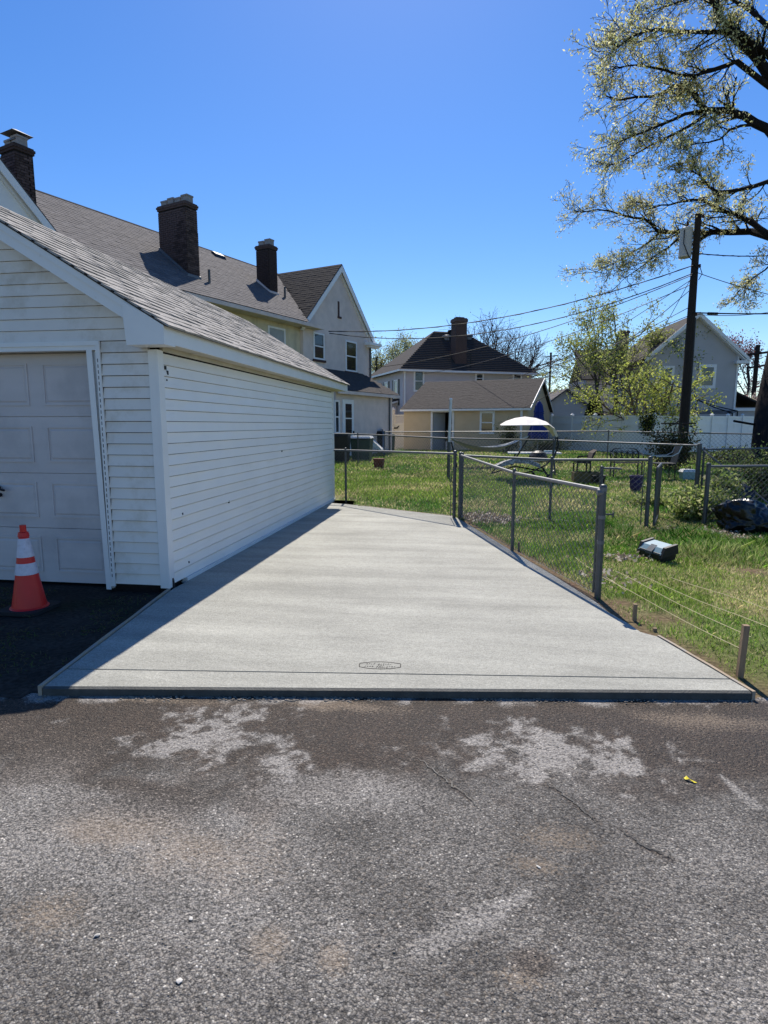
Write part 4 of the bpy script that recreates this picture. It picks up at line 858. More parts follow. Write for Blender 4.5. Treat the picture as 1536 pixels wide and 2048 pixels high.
for i, (d_, loc_, ang, half, ci, w_) in enumerate(brick_all):
    if i < 296: piece('brick', bhalf if half else bme, chims[ci], loc_, (0, 0, ang))
    else:
        h = w_/2-.002; ca, sa = math.cos(ang), math.sin(ang); V = []
        for zz in (-.028, .028):
            for (x, y) in ((-h, -.012), (h, -.012), (h, .012), (-h, .012)): V.append((loc_[0]+x*ca-y*sa, loc_[1]+x*sa+y*ca, loc_[2]+zz))
        rest[ci].hexa(V)
for ci, mb in rest.items():
    if mb.v: mb.build('bricks', M['brick'], chims[ci], kind='stuff')
# ridge vent box
m = MB(); m.hexa([rs(-7.3, -3.05, 0), rs(-6.7, -3.05, 0), rs(-6.7, -3.35, 0), rs(-7.3, -3.35, 0), rs(-7.25, -3.1, .14), rs(-6.75, -3.1, .14), rs(-6.75, -3.3, .12), rs(-7.25, -3.3, .12)]); m.build('roof_vent', M['black'], house)
# windows
window(house, fh, -5.09, -4.30, .001, 4.27, 5.36, sill='brown'); window(house, fh, -2.62, -1.66, .001, 3.97, 5.33, sill='brown')
window(house, fh, -7.78, -6.75, -.158, 4.05, 5.25, blind=True)
m = MB(); m.fbox(fh, -3.19, -3.07, .001, .02, 6.25, 6.9); m.fbox(fh, -3.21, -2.95, .001, .05, 6.19, 6.27); m.build('slit_window', M['brown'], house)
m = MB(); m.tube([fh(-.45, .06, 5.3), fh(-.45, .06, .3)], .045, 7); m.build('downspout', M['dsteel'], house)
m = MB(); m.fbox(fh, -.9, .18, .005, .33, 5.30, 5.42); m.fbox(fh, -.75, .08, .005, .25, 5.21, 5.30); m.build('eave_return', M['window'], house)
# rear single storey extension in front of the gable
m = MB(); m.fbox(fh, -5.4, -.55, .005, 1.3, .0, 2.95); m.build('extension_wall', M['stucco'], house)
m = MB(); slab_roof(m, [fh(-5.6, 1.55, 2.93), fh(-.35, 1.55, 2.93), fh(-1.0, .006, 3.9), fh(-5.4, .006, 3.9)], .05); er = m.build('extension_roof', M['roofdeck'], house)
def fext(p): s_, nn, z = inv(p); return s_ < -.35-(1.55-nn)*.42
shingles(np.array(fh(-5.6, 1.58, 2.94))+lift, np.array(fh(-.35, 1.58, 2.94))+lift, np.array(fh(-5.6, .01, 3.93))+lift, .36, .155, er, M['d_shingle'], 0, inside=fext, seed=12, thick=.012)
m = MB(); m.fbox(fh, -5.6, -.3, 1.53, 1.6, 2.80, 2.93); m.build('gutter', M['stucco'], house)
def sx(px, nn, z=2.): return solve_s(px, nn, z)
a, b = sx(668, 1.3), sx(678, 1.3); window(house, fh, a, b, 1.301, 1.2, 2.55)
a, b = sx(684, 1.3), sx(706, 1.3); m = MB(); m.fbox(fh, a, b, 1.301, 1.35, .25, 2.6); dr = m.build('back_door', M['window'], house)
m = MB(); w_ = (b-a); m.fbox(fh, a+w_*.22, b-w_*.22, 1.3505, 1.358, 1.85, 2.42); m.build('pane', M['glass'], dr); m = MB(); m.fbox(fh, a+w_*.22, b-w_*.22, 1.3505, 1.358, 1.2, 1.80); m.build('pane', M['glass'], dr)
m = MB(); m.fbox(fh, b-w_*.12, b-w_*.06, 1.35, 1.40, 1.2, 1.3); m.build('handle', M['black'], dr)
m = MB(); q = sx(735, .0, 2.0); m.fbox(fh, q-.12, q+.12, .02, .2, 1.7, 2.2); m.tube([fh(q, .12, 1.75), fh(q, .12, .3)], .03, 6); m.build('electric_meter', M['dsteel'], house)
m = MB(); m.tube([fh(-.9, 1.36, 2.8), fh(-.9, 1.36, .2)], .04, 6); m.build('downspout', M['dsteel'], house)
# neighbour white strip of trim under near gable is part of the rake boards above

# ================================================================== GREY HIP-ROOFED HOUSE
u2 = ray(4500, 850); u2[2] = 0; u2 /= np.linalg.norm(u2); v2_ = np.array([-u2[1], u2[0], 0.]); C2 = O_+ray(800, 738)*40; C2[2] = 0
fg = frame(C2+u2*.35+v2_*.4, u2, -v2_)      # wall corner; n points to the camera
gh = thing('house', fg(5, 0, .24), 'grey two storey house with dark hipped roof and white trim in the middle distance', 'house')
WL, WD = 10.0, 7.2
m = MB(); m.fbox(fg, 0, 5.0, -WD, 0, .1, 5.2); m.build('wall', M['gray_stucco'], gh)
m = MB(); m.fbox(fg, 5.0, WL, -WD, -.01, .1, 5.2)
for k in range(36): z = .3+k*.135; m.hexa([fg(5.0, .014, z), fg(WL, .014, z), fg(WL, -.01, z), fg(5, -.01, z), fg(5, .001, z+.133), fg(WL, .001, z+.133), fg(WL, -.01, z+.133), fg(5, -.01, z+.133)])
m.build('siding_wall', M['gray_siding'], gh)
e = .38; zE, zT = 5.28, 8.5; c_ = [(-e, e), (WL+e, e), (WL+e, -WD-e), (-e, -WD-e)]; rL, rR = (3.75, -WD/2), (6.2, -WD/2)
m = MB()
P4 = [fg(x, y, zE) for x, y in c_]; PL = fg(*rL, zT); PR = fg(*rR, zT)
m.add(P4+[PL, PR]+[fg(x, y, zE-.05) for x, y in c_], [(0, 1, 5, 4), (1, 2, 5), (2, 3, 4, 5), (3, 0, 4), (0, 6, 7, 1), (1, 7, 8, 2), (2, 8, 9, 3), (3, 9, 6, 0), (9, 8, 7, 6)]); gr_ = m.build('roof', M['d_shingle'], gh)
m = MB()
for k in range(1, 22):
    t_ = k/22.; a = lerp(np.array(P4[0]), np.array(PL), t_); b = lerp(np.array(P4[1]), np.array(PR), t_); o_ = np.array([0, 0, .03])-v2_*.02; m.hexa([a, b, b+v2_*.12, a+v2_*.12, a+o_, b+o_, b+v2_*.12+o_*.3, a+v2_*.12+o_*.3])
m.build('shingle_courses', M['d_shingle'], gr_, kind='stuff')
m = MB(); m.fbox(fg, -e-.06, WL+e+.06, e+.002, e+.08, zE-.13, zE-.01); m.fbox(fg, -e-.06, -e-.001, -WD-e, e, zE-.13, zE-.01); m.build('gutter', M['window'], gh)
m = MB(); m.fbox(fg, -e, WL+e, .002, e, zE-.12, zE-.07); m.build('soffit', M['window'], gh)
nw = lambda px, py: (lambda q: ((q-(C2+u2*.35+v2_*.4))@u2, q[2]))(onP(C2+v2_*.4, v2_, px, py))
for (x0, y0, x1, y1) in ((827, 740, 848, 784), (950, 745, 967, 768), (1025, 746, 1043, 767)):
    a, zt = nw(x0, y0); b, zb_ = nw(x1, y1); window(gh, fg, a, b, .015, zb_, zt, sill=False, fw=.12)
m = MB(); a, _ = nw(800, 800); m.tube([fg(.12, .06, 5.2), fg(.12, .06, .3)], .06, 6); m.build('downspout', M['window'], gh)
fgs = frame(fg(0, 0, 0), -v2_*-1, -u2)       # left side wall: s goes back, n points left
for s_ in (1.0, 3.2, 5.2):
    w = window(gh, fgs, s_, s_+.85, .005, 2.9, 4.7, sill=False, fw=.1)
    for q in (s_-.35, s_+.9): m = MB(); m.fbox(fgs, q, q+.3, .005, .03, 2.9, 4.7); m.build('shutter', M['black'], w)
# chimney on its front slope
a, _ = nw(915, 700); b, _ = nw(936, 700); m = MB(); a -= .1; b += .3; a, b = [((onP(C2+v2_*.4-v2_*.0, v2_, x, 700)-(C2+u2*.35+v2_*.4))@u2) for x in (915, 936.5)]
m.fbox(fg, a, b, -1.1, -.3, 5.0, 8.85); gc_ = m.build('chimney', M['brick'], gh); m = MB(); m.fbox(fg, a-.06, b+.06, -1.16, -.24, 8.7, 8.9); m.fbox(fg, a+.1, b-.1, -.9, -.5, 8.9, 9.05); m.build('cap', M['brick'], gc_)
m = MB()
for k in range(56):
    z = 5.5+k*.062; m.fbox(fg, a-.012, b+.012, -1.11, -.288, z, z+.05)
m.build('brick_courses', M['brick'], gc_, kind='stuff')
def ghr(px, py):      # point on the front roof slope
    A = np.array(P4[0]); nn = np.cross(np.array(P4[1])-A, np.array(PL)-A); nn /= np.linalg.norm(nn); return onP(A, nn, px, py)
for k, (px, py, mt) in enumerate(((893, 678, 'steel'), (904, 667, 'black'), (938, 677, 'steel'))):
    p = ghr(px, py); m = MB(); m.lathe((p[0], p[1], p[2]-.1), [(.2, 0), (.2, .22), (.34, .24), (.3, .34), (.05, .4)], 14); m.build('roof_vent', M[mt], gh)
p = ghr(941, 733); m = MB(); m.tube([p, p+np.array([0, 0, .9])], .05, 6); m.build('vent_pipe', M['black'], gh)
# low wing on its left
m = MB(); wl = [fg(-2.6, -1.2, .1), fg(-.02, -1.2, .1), fg(-.02, -1.2, 3.15), fg(-2.6, -1.2, 2.5)]; m.prism(wl, v2_*4); m.build('wing_wall', M['gray_stucco'], gh)
m = MB(); m.prism([fg(-2.9, -.95, 2.50), fg(-.02, -.95, 3.25), fg(-.02, -.95, 3.4), fg(-2.9, -.95, 2.66)], v2_*4.4); m.build('wing_roof', M['d_shingle'], gh)
m = MB(); m.prism([fg(-2.92, -.94, 2.38), fg(-.02, -.94, 3.13), fg(-.02, -.94, 3.24), fg(-2.92, -.94, 2.50)], -v2_*.05); m.build('wing_fascia', M['window'], gh)
window(gh, fg, -2.2, -.75, -1.195, 1.2, 2.2, sill=False, double=False, blind=True, fw=.18)

# ================================================================== TAN SHED
u3 = ray(1290, 850); u3[2] = 0; u3 /= np.linalg.norm(u3); w3 = np.array([-u3[1], u3[0], 0.]); C3 = O_+ray(1055, 813)*29; C3[2] = 0
w3 = -w3                                     # along the front to the right... s runs left from the corner as negative
fs_ = frame(C3, w3, -u3)
shed = thing('shed', fs_(-3, 0, .24), 'low tan outbuilding with dark shingle roof, open door and one window', 'shed')
SD, SW = 7.4, 6.35; zR3 = 4.02; zE3 = 2.36; n3 = .25
dL0, dL1 = -4.85, -3.8; wq = (-2.27, -1.62)
m = MB(); m.fbox(fs_, -SW, dL0, -.12, 0, .0, 2.36); m.fbox(fs_, dL1, -.12, -.12, 0, .0, 2.36); m.fbox(fs_, dL0, dL1, -.12, 0, 2.2, 2.36); m.build('wall', M['tan'], shed); m = MB(); m.fbox(fs_, -SW, -.12, -SD, -SD+.12, 0, 2.36); m.build('wall', M['tan'], shed)
m = MB(); m.fbox(fs_, -SW, -.12, -SD+.12, -.12, .1, .16); m.build('floor', M['dwood'], shed)
for s_ in (-.12, -SW-.12):
    m = MB(); m.prism([fs_(s_, 0, 0), fs_(s_, 0, 2.36), fs_(s_, -SD/2, zR3-.14), fs_(s_, -SD, 2.36), fs_(s_, -SD, 0)], w3*.12); gw = m.build('gable_wall', M['tan'], shed)
    if s_ > -1:
        z = .3
        while z < zR3-.4:
            hw_ = SD/2-.04 if z+.15 < 2.4 else (zR3-.2-z-.15)/((zR3-.14-2.36)/(SD/2))
            if hw_ > .15: m = MB(); m.prism([fs_(.001, -SD/2+hw_, z), fs_(.001, -SD/2+hw_, z+.148), fs_(.001, -SD/2-hw_, z+.148), fs_(.001, -SD/2-hw_, z)], w3*.015); m.build('siding_board', M['tan'], gw)
            z += .15
m = MB(); sl3 = (zR3-zE3)/(SD/2+n3)
ov0, ov1 = -SW-.22, .18
slab_roof(m, [fs_(ov0, n3, zE3+.02), fs_(ov1, n3, zE3+.02), fs_(ov1, -SD/2, zR3), fs_(ov0, -SD/2, zR3)], .08); slab_roof(m, [fs_(ov1, -SD-n3, zE3+.02), fs_(ov0, -SD-n3, zE3+.02), fs_(ov0, -SD/2, zR3), fs_(ov1, -SD/2, zR3)], .08)
sr = m.build('roof', M['roofdeck'], shed)
shingles(np.array(fs_(ov0, n3+.03, zE3+.02)), np.array(fs_(ov1, n3+.03, zE3+.02)), np.array(fs_(ov0, -SD/2, zR3+.01)), .36, .155, sr, M['d_shingle'], 0, curl=.004, seed=15, thick=.012)
m = MB(); m.fbox(fs_, ov0, ov1, n3+.01, n3+.08, zE3-.10, zE3+.0); m.build('gutter', M['window'], shed)
m = MB(); m.prism([fs_(ov1, n3, zE3-.1), fs_(ov1, n3, zE3+.03), fs_(ov1, -SD/2, zR3+.01), fs_(ov1, -SD/2, zR3-.13)], w3*.03); m.prism([fs_(ov1, -SD-n3, zE3-.1), fs_(ov1, -SD-n3, zE3+.03), fs_(ov1, -SD/2, zR3+.01), fs_(ov1, -SD/2, zR3-.13)], w3*.03); m.build('rake_board', M['window'], shed)
window(shed, fs_, wq[0]-.08, wq[1]+.02, .003, 1.1, 2.24, sill=False, fw=.1)
m = MB(); m.fbox(fs_, dL0-.1, dL0, .0, .04, .1, 2.3); m.fbox(fs_, dL1, dL1+.1, .0, .04, .1, 2.3); m.fbox(fs_, dL0, dL1, .0, .04, 2.2, 2.3); m.build('door_frame', M['window'], shed)
m = MB(); q0_ = np.array(fs_(dL0+.02, -.02, .12)); q1_ = np.array(fs_(dL0+.4, -.85, .12)); tt = np.array([0, 0, 2.05]); nn = np.array([.0, .04, 0]); m.hexa([q0_, q1_, q1_+nn, q0_+nn, q0_+tt, q1_+tt, q1_+nn+tt, q0_+nn+tt]); m.build('door', M['gray_blue'], shed)
m = MB(); m.tube([fs_(dL1-.25, -.5, .15), fs_(dL1-.1, -.6, 1.9)], .03, 5); m.tube([fs_(dL1-.45, -.6, .15), fs_(dL1-.2, -.6, 1.6)], .02, 5); m.fbox(fs_, dL1-.5, dL1-.15, -.9, -.5, .15, .7)
sh_t = m.build('garden_tools', M['white'], origin=fs_(dL1-.3, -.6, .15)); tag(sh_t, 'pale tool handles and box standing just inside the open shed door', 'tools')
m = MB(); m.fbox(fs_, -.3, -.2, .09, .17, .1, 2.3); m.build('downspout', M['window'], shed)

# ================================================================== RIGHT GABLE HOUSE
dR = 34.; PRc = D(1376, 722, dR); u4 = np.array([1., .06, 0]); u4 /= np.linalg.norm(u4); n4 = np.array([u4[1], -u4[0], 0.])
fr4 = frame(PRc, u4, n4); hs4 = lambda px, py=720: (onP(PRc, n4, px, py)-PRc)@u4
rh = thing('house', fr4(0, 0, .24), 'blue grey gable fronted house behind the utility pole on the right', 'house')
ew = hs4(1492); aw = hs4(1388); lw = -ew+2*aw; ez = onP(PRc, n4, 1492, 716)[2]; az = onP(PRc, n4, 1388, 626)[2]
w1 = hs4(1477); w0 = 2*aw-w1
slope4 = (az-ez)/(ew-aw); zc = az-slope4*(w1-aw)-.12
m = MB(); m.prism([fr4(w0, 0, .1), fr4(w1, 0, .1), fr4(w1, 0, zc), fr4(aw, 0, az-.16), fr4(w0, 0, zc)], -n4*8); m.build('wall', M['gray_blue'], rh)
m = MB(); slab_roof(m, [fr4(ew, .35, ez), fr4(aw, .35, az), fr4(aw, -8.3, az), fr4(ew, -8.3, ez)], .1); slab_roof(m, [fr4(lw, .35, ez), fr4(aw, .35, az), fr4(aw, -8.3, az), fr4(lw, -8.3, ez)], .1); m.build('roof', M['d_shingle'], rh)
for sg, xx in ((1, ew), (-1, lw)):
    m = MB(); m.prism([fr4(xx, .351, ez-.2), fr4(xx, .351, ez+.0), fr4(aw, .351, az), fr4(aw, .351, az-.24)], n4*.04); m.prism([fr4(xx-sg*.1, .001, ez-.22), fr4(xx-sg*.1, .001, ez-.15), fr4(aw, .001, az-.2), fr4(aw, .001, az-.26)], n4*.34); m.build('rake_board', M['window'], rh)
m = MB(); m.fbox(fr4, w1-.25, ew, .01, .36, ez-.33, ez-.17); m.build('eave_return', M['window'], rh)
m = MB(); m.fbox(fr4, w1-.08, w1+.02, .0, .05, .1, zc-.1); m.build('corner_board', M['window'], rh)
for (a, b, zt, zb_) in ((1399, 1434, 729, 777), (1318, 1350, 732, 780)):
    window(rh, fr4, hs4(a), hs4(b), .005, onP(PRc, n4, a, zb_)[2], onP(PRc, n4, a, zt)[2], sill=False, fw=.16)
m = MB(); m.fbox(fr4, w1+.01, w1+1.5, -3, -.3, .1, 2.55); m.build('wing_wall', M['gray_blue'], rh); m = MB(); slab_roof(m, [fr4(w1+.01, -.1, 2.6+.9), fr4(w1+1.9, -.1, 2.6), fr4(w1+1.9, -3.2, 2.6), fr4(w1+.01, -3.2, 3.5)], .08); m.build('wing_roof', M['d_shingle'], rh)
m = MB(); m.fbox(fr4, w1+1.42, w1+1.52, -.3, -.2, .1, 2.55); m.fbox(fr4, w1+.02, w1+1.9, -.1, -.05, 2.35, 2.5); m.build('wing_trim', M['window'], rh)
# neighbour further left, mostly behind the leafy tree
PL4 = D(1235, 740, 44.); fl4 = frame(PL4, u4, n4)
lh = thing('house', fl4(0, 0, .24), 'dark roofed house with brick chimney hidden behind the leafy tree', 'house')
m = MB(); m.fbox(fl4, -2.2, 4.0, -6, 0, .1, 5.0); m.build('wall', M['gray_blue'], lh)
m = MB(); slab_roof(m, [fl4(-2.6, .4, 4.9), fl4(4.2, .4, 4.9), fl4(4.2, -3, 7.4), fl4(-2.6, -3, 7.4)], .1); m.prism([fl4(-2.2, -.0, 4.95), fl4(-2.2, -6, 4.95), fl4(-2.2, -3, 7.3)], u4*6.2); m.build('roof', M['d_shingle'], lh)
m = MB(); m.fbox(fl4, .7, 1.3, -2.6, -2.0, 6.2, 8.7); m.fbox(fl4, .64, 1.36, -2.66, -1.94, 8.5, 8.65); m.build('chimney', M['brick'], lh)
window(lh, fl4, -.6, .3, .005, 2.9, 4.3, sill=False)
# low grey garage between
PGg = D(1140, 828, 36.); fgg = frame(PGg, np.array([1., .12, 0])/np.hypot(1, .12), np.array([.12, -1., 0])/np.hypot(1, .12))
lg = thing('garage', fgg(0, 0, .24), 'low blue grey garage roof showing above the vinyl fence beside the tan shed', 'garage')
m = MB(); m.fbox(fgg, -1.8, 1.4, -6, 0, .1, 2.4); m.build('wall', M['gray_blue'], lg)
m = MB(); m.prism([fgg(-1.8, 0.0, 2.4), fgg(1.4, 0, 2.4), fgg(-.3, 0, 3.6)], np.array([-.12, 1, 0])*6); m.build('gable_wall', M['gray_blue'], lg)
m = MB(); slab_roof(m, [fgg(1.7, .3, 2.25), fgg(-.3, .3, 3.72), fgg(-.3, -6.2, 3.72), fgg(1.7, -6.2, 2.25)], .08); slab_roof(m, [fgg(-2.3, .3, 2.25), fgg(-.3, .3, 3.72), fgg(-.3, -6.2, 3.72), fgg(-2.3, -6.2, 2.25)], .08); m.build('roof', M['h_shingle'], lg)

# ================================================================== WHITE VINYL FENCE
def vinyl(pts_px, label, group='white vinyl fences'):
    pts = [np.array(p, float) for p in pts_px]; root = thing('vinyl_fence', (*pts[0][:2], .2), label, 'fence', group)
    for a, b, npan in zip(pts[:-1], pts[1:], [p[3] if len(p) > 3 else 3 for p in pts_px[:-1]]):
        a = a[:3]; b = b[:3]; npan = int(npan); L_ = np.linalg.norm((b-a)[:2]); d = (b-a)/L_; nn = np.array([d[1], -d[0], 0.]); w = L_/npan
        for k in range(npan+1):
            p = a+d*w*k
            fr = frame(p, d, nn); z1 = p[2]
            m = MB(); m.fbox(fr, -.065, .065, -.065, .065, .1, z1+.08); m.hexa([fr(-.085, .085, z1+.08), fr(.085, .085, z1+.08), fr(.085, -.085, z1+.08), fr(-.085, -.085, z1+.08), fr(-.01, .01, z1+.16), fr(.01, .01, z1+.16), fr(.01, -.01, z1+.16), fr(-.01, -.01, z1+.16)]); m.build('post', M['pvc'], root)
            if k == npan: continue
            m = MB(); fr = frame(p, d, nn)
            m.fbox(fr, .066, w-.066, -.03, .03, z1-.06, z1+.02); m.fbox(fr, .066, w-.066, -.03, .03, z1-.42, z1-.33); m.fbox(fr, .066, w-.066, -.03, .03, .2, .32)
            nb_ = max(4, int((w-.13)/.15)); bw = (w-.134)/nb_
            for j in range(nb_):
                x = .067+j*bw; m.fbox(fr, x+.003, x+bw-.003, -.012, .012, .32, z1-.42)
            nb2 = int((w-.13)/.06); 
            for j in range(nb2): x = .067+j*(w-.134)/nb2; m.fbox(fr, x+.008, x+.034, -.010, .010, z1-.33, z1-.06)
            pn = m.build('panel', M['pvc'], root)
            m = MB(); m.fbox(fr, .068, w-.068, -.008, .008, z1-.33, z1-.06); 
            if k >= 0: m.build('infill', M['pvc'], pn)
vA = D(1104, 829, 33.); vC = D(1303, 833, 25.5); vE = D(1512, 829, 33.5)
def fz(p): return 1.95+.1
vinyl([(vA[0], vA[1], 2.02, 4), (vC[0], vC[1], 1.93)], 'white vinyl privacy fence stretch left of the utility pole')
vinyl([(vC[0]+.15, vC[1]+.12, 1.93, 6), (vE[0], vE[1], 2.02)], 'white vinyl privacy fence stretch right of the utility pole')
# lattice topped gate by the tan shed
ga = D(738, 838, 34.); gb = D(815, 838, 32.5); dd = (gb-ga); dd[2] = 0; Lg = np.linalg.norm(dd); dd /= Lg; ng = np.array([dd[1], -dd[0], 0.]); fgt = frame(ga, dd, ng)
gt = thing('lattice_gate', fgt(0, 0, .24), 'cream vinyl gate and panel with lattice top left of the tan shed', 'gate')
zt = topz(np.array([ga[0], ga[1], 0.]), 830)
sP = Lg*.64
for (a, b, nm) in ((.0, sP-.08, 'panel'), (sP+.08, Lg-.03, 'gate_leaf')):
    m = MB(); m.fbox(fgt, a, b, -.03, .03, zt-.08, zt); m.fbox(fgt, a, b, -.03, .03, zt-.56, zt-.48); m.fbox(fgt, a, b, -.03, .03, .3, .42); m.fbox(fgt, a, a+.06, -.029, .029, .3, zt); m.fbox(fgt, b-.06, b, -.029, .029, .3, zt)
    k = int((b-a)/.15)
    for j in range(k): w = (b-a)/k; m.fbox(fgt, a+j*w+.003, a+(j+1)*w-.003, -.012, .012, .42, zt-.56)
    pn = m.build(nm, M['pvc_warm'], gt)
    m = MB(); x = a-.4
    while x < b:
        for sg in (1, -1):
            x0, x1, z0, z1 = (x, x+.4, zt-.48, zt-.08) if sg > 0 else (x+.4, x, zt-.48, zt-.08)
            t0 = 0.; t1 = 1.
            if x0 != x1:
                ta = (a-x0)/(x1-x0); tb = (b-x0)/(x1-x0); lo_, hi_ = min(ta, tb), max(ta, tb); t0 = max(0, lo_); t1 = min(1, hi_)
            if t1-t0 > .05: m.tube([fgt(x0+(x1-x0)*t0, .01*sg, z0+(z1-z0)*t0), fgt(x0+(x1-x0)*t1, .01*sg, z0+(z1-z0)*t1)], .017, 4)
        x += .11
    m.build('lattice', M['pvc_warm'], pn)
m = MB(); m.fbox(fgt, sP-.07, sP+.07, -.07, .07, .1, zt+.25); m.hexa([fgt(sP-.1, .1, zt+.25), fgt(sP+.1, .1, zt+.25), fgt(sP+.1, -.1, zt+.25), fgt(sP-.1, -.1, zt+.25), fgt(sP-.01, .01, zt+.42), fgt(sP+.01, .01, zt+.42), fgt(sP+.01, -.01, zt+.42), fgt(sP-.01, -.01, zt+.42)]); m.build('post', M['pvc_warm'], gt)
m = MB(); m.fbox(fgt, sP+.12, sP+.32, .03, .08, 1.35, 1.42); m.tube([fgt(sP+.3, .06, 1.4), fgt(sP+.42, .06, 1.5)], .025, 5); m.build('latch', M['black'], gt)

# ================================================================== UTILITY POLE, WIRES
PB = D(1397, 428, 20.); pb_ = np.array([PB[0], PB[1], gz(PB[1])]); zt = PB[2]
up_ = thing('utility_pole', pb_, 'tall dark wooden utility pole with a grey transformer drum near its top', 'utility pole')
m = MB(); m.tube([(pb_[0], pb_[1], -.2), (pb_[0]+.01, pb_[1], 3), (pb_[0], pb_[1], 6), (PB[0], PB[1], zt)], [.165, .15, .125, .1], 14); m.build('pole', M['pole'], up_)
tc = D(1378, 512, 20.); tcx = np.array([PB[0]-.36, PB[1]-.05]); zb_ = D(1380, 512, 20.)[2]; zt_ = D(1380, 455, 20.)[2]
m = MB(); m.lathe((tcx[0], tcx[1], zb_), [(.19, 0), (.205, .03), (.205, .07), (.195, .08), (.195, zt_-zb_-.09), (.21, zt_-zb_-.08), (.21, zt_-zb_-.02), (.12, zt_-zb_+.03)], 20); tr = m.build('transformer', M['gray_siding'], up_)
m = MB(); m.lathe((tcx[0]+.02, tcx[1], zt_), [(.035, 0), (.05, .05), (.03, .08), (.05, .11), (.03, .14), (.05, .17), (.02, .24)], 8); m.build('bushing', M['brown'], tr)
m = MB(); m.tube([(PB[0]-.2, PB[1]-.02, zb_+.15), (PB[0], PB[1], zb_+.15)], .05, 6); m.tube([(PB[0]-.2, PB[1]-.02, zt_-.15), (PB[0], PB[1], zt_-.15)], .05, 6); m.build('bracket', M['dsteel'], tr)
m = MB(); m.tube([(tcx[0]+.02, tcx[1], zt_+.22), (tcx[0]+.18, tcx[1]+.02, zt+.0), (PB[0]+.05, PB[1]-.12, zt-.15)], .012, 5); m.tube([(tcx[0]-.12, tcx[1]-.17, zt_-.1), (tcx[0]-.14, tcx[1]-.24, zt_-.55), (tcx[0]+.05, tcx[1]-.22, zb_-.0), (PB[0]+.08, PB[1]-.13, zb_-.4)], .016, 5); m.tube([(PB[0]+.1, PB[1]-.1, zb_-.25), (PB[0]+.22, PB[1]-.1, zb_-.55), (PB[0]+.12, PB[1]-.1, zb_-.75)], .014, 5); m.build('leads', M['cable'], up_)
m = MB()
for zz in (zt-.1, zb_-.3, 5.3): m.lathe((PB[0]+.13, PB[1]-.08, zz-.05), [(.03, 0), (.05, .03), (.03, .06), (.05, .09), (.02, .12)], 8)
m.build('insulator', M['brown'], up_)
m = MB(); m.tube([(pb_[0]+.17, pb_[1]-.02, .1), (pb_[0]+.14, pb_[1]-.02, 5.2)], .028, 6); m.build('conduit', M['dsteel'], up_)
def wire(a, b, sag, r, label, twist=0, n=26, parent=None):
    a = np.array(a, float); b = np.array(b, float); m = MB(); pts = []
    for i in range(n+1): t = i/n; p = lerp(a, b, t); p[2] -= sag*4*t*(1-t); pts.append(p)
    m.tube(pts, r*1.25, 4, False)
    if twist: m.tube([p+np.array([0, 0, twist*math.sin(i*2.1)]) for i, p in enumerate(pts)], r*.8, 4, False)
    o = m.build('overhead_wire', M['cable'], origin=a); return tag(o, label, 'wire', 'overhead wires')
pole_at = lambda z: (PB[0], PB[1]-.14, z)
h_att = np.array(fh(-4.4, .32, 5.45)); zA = zb_-.35
wire(pole_at(zA+.1), h_att, .65, .013, 'uppermost overhead wire sagging to the eave of the stucco house', .02)
wire(pole_at(zA-.15), np.array(fh(-4.3, .3, 5.38)), .95, .012, 'second overhead wire just below it, to the stucco house eave', .015)
wire(pole_at(zA-.2), np.array(fh(-1.0, .3, 4.2)), .5, .011, 'lower overhead wire ending on the gable wall of the stucco house')
wire(pole_at(zA-.5), np.array(fg(1.2, .4, 5.0)), .5, .011, 'overhead wire dropping to the left corner of the grey house')
wire(pole_at(zA-.3), np.array(fg(8.7, .4, 5.0)), .4, .011, 'overhead wire dropping to the right end of the grey house')
wire(pole_at(zA-.6), np.array(fs_(-.3, .2, 2.3)), .35, .011, 'steep overhead wire running down to the tan shed corner')
wire(pole_at(5.6), D(1040, 736, 46.), .6, .010, 'overhead wire leaving the pole lower down toward the far houses')
wire(pole_at(5.3), D(880, 770, 60.), .8, .010, 'lowest overhead wire crossing before the trees toward the left')
wire(pole_at(zt-.12), D(1700, 430, 24.), .1, .011, 'top overhead wire leaving the pole to the right')
wire(pole_at(zb_+.1), D(1640, 500, 23.), .15, .014, 'overhead wire leaving the pole right just below the transformer', .02)
wire(pole_at(5.35), D(1640, 624, 21.), .05, .018, 'thick overhead cable with a splice running right at mid pole height')
wire(pole_at(zb_-.5), D(1640, 610, 21.), .1, .010, 'thin overhead wire slanting down to the right from below the transformer')
wire(pole_at(zb_-.4), (pb_[0]-2.2, pb_[1]-.6, 2.6), .1, .008, 'thin service wire falling steeply left of the pole toward the small tree')
wire(pole_at(5.3), D(1610, 606, 30.), .25, .010, 'sagging overhead wire above the spliced cable right of the pole')
p = lerp(np.array(pole_at(5.35)), D(1640, 624, 21.), .115); q = lerp(np.array(pole_at(5.35)), D(1640, 624, 21.), .19); m = MB(); m.tube([p-np.array([0, 0, .03]), q-np.array([0, 0, .04])], .045, 8); tag(m.build('splice_case', M['cable'], origin=p), 'black splice case hanging on the cable right of the pole', 'splice case')
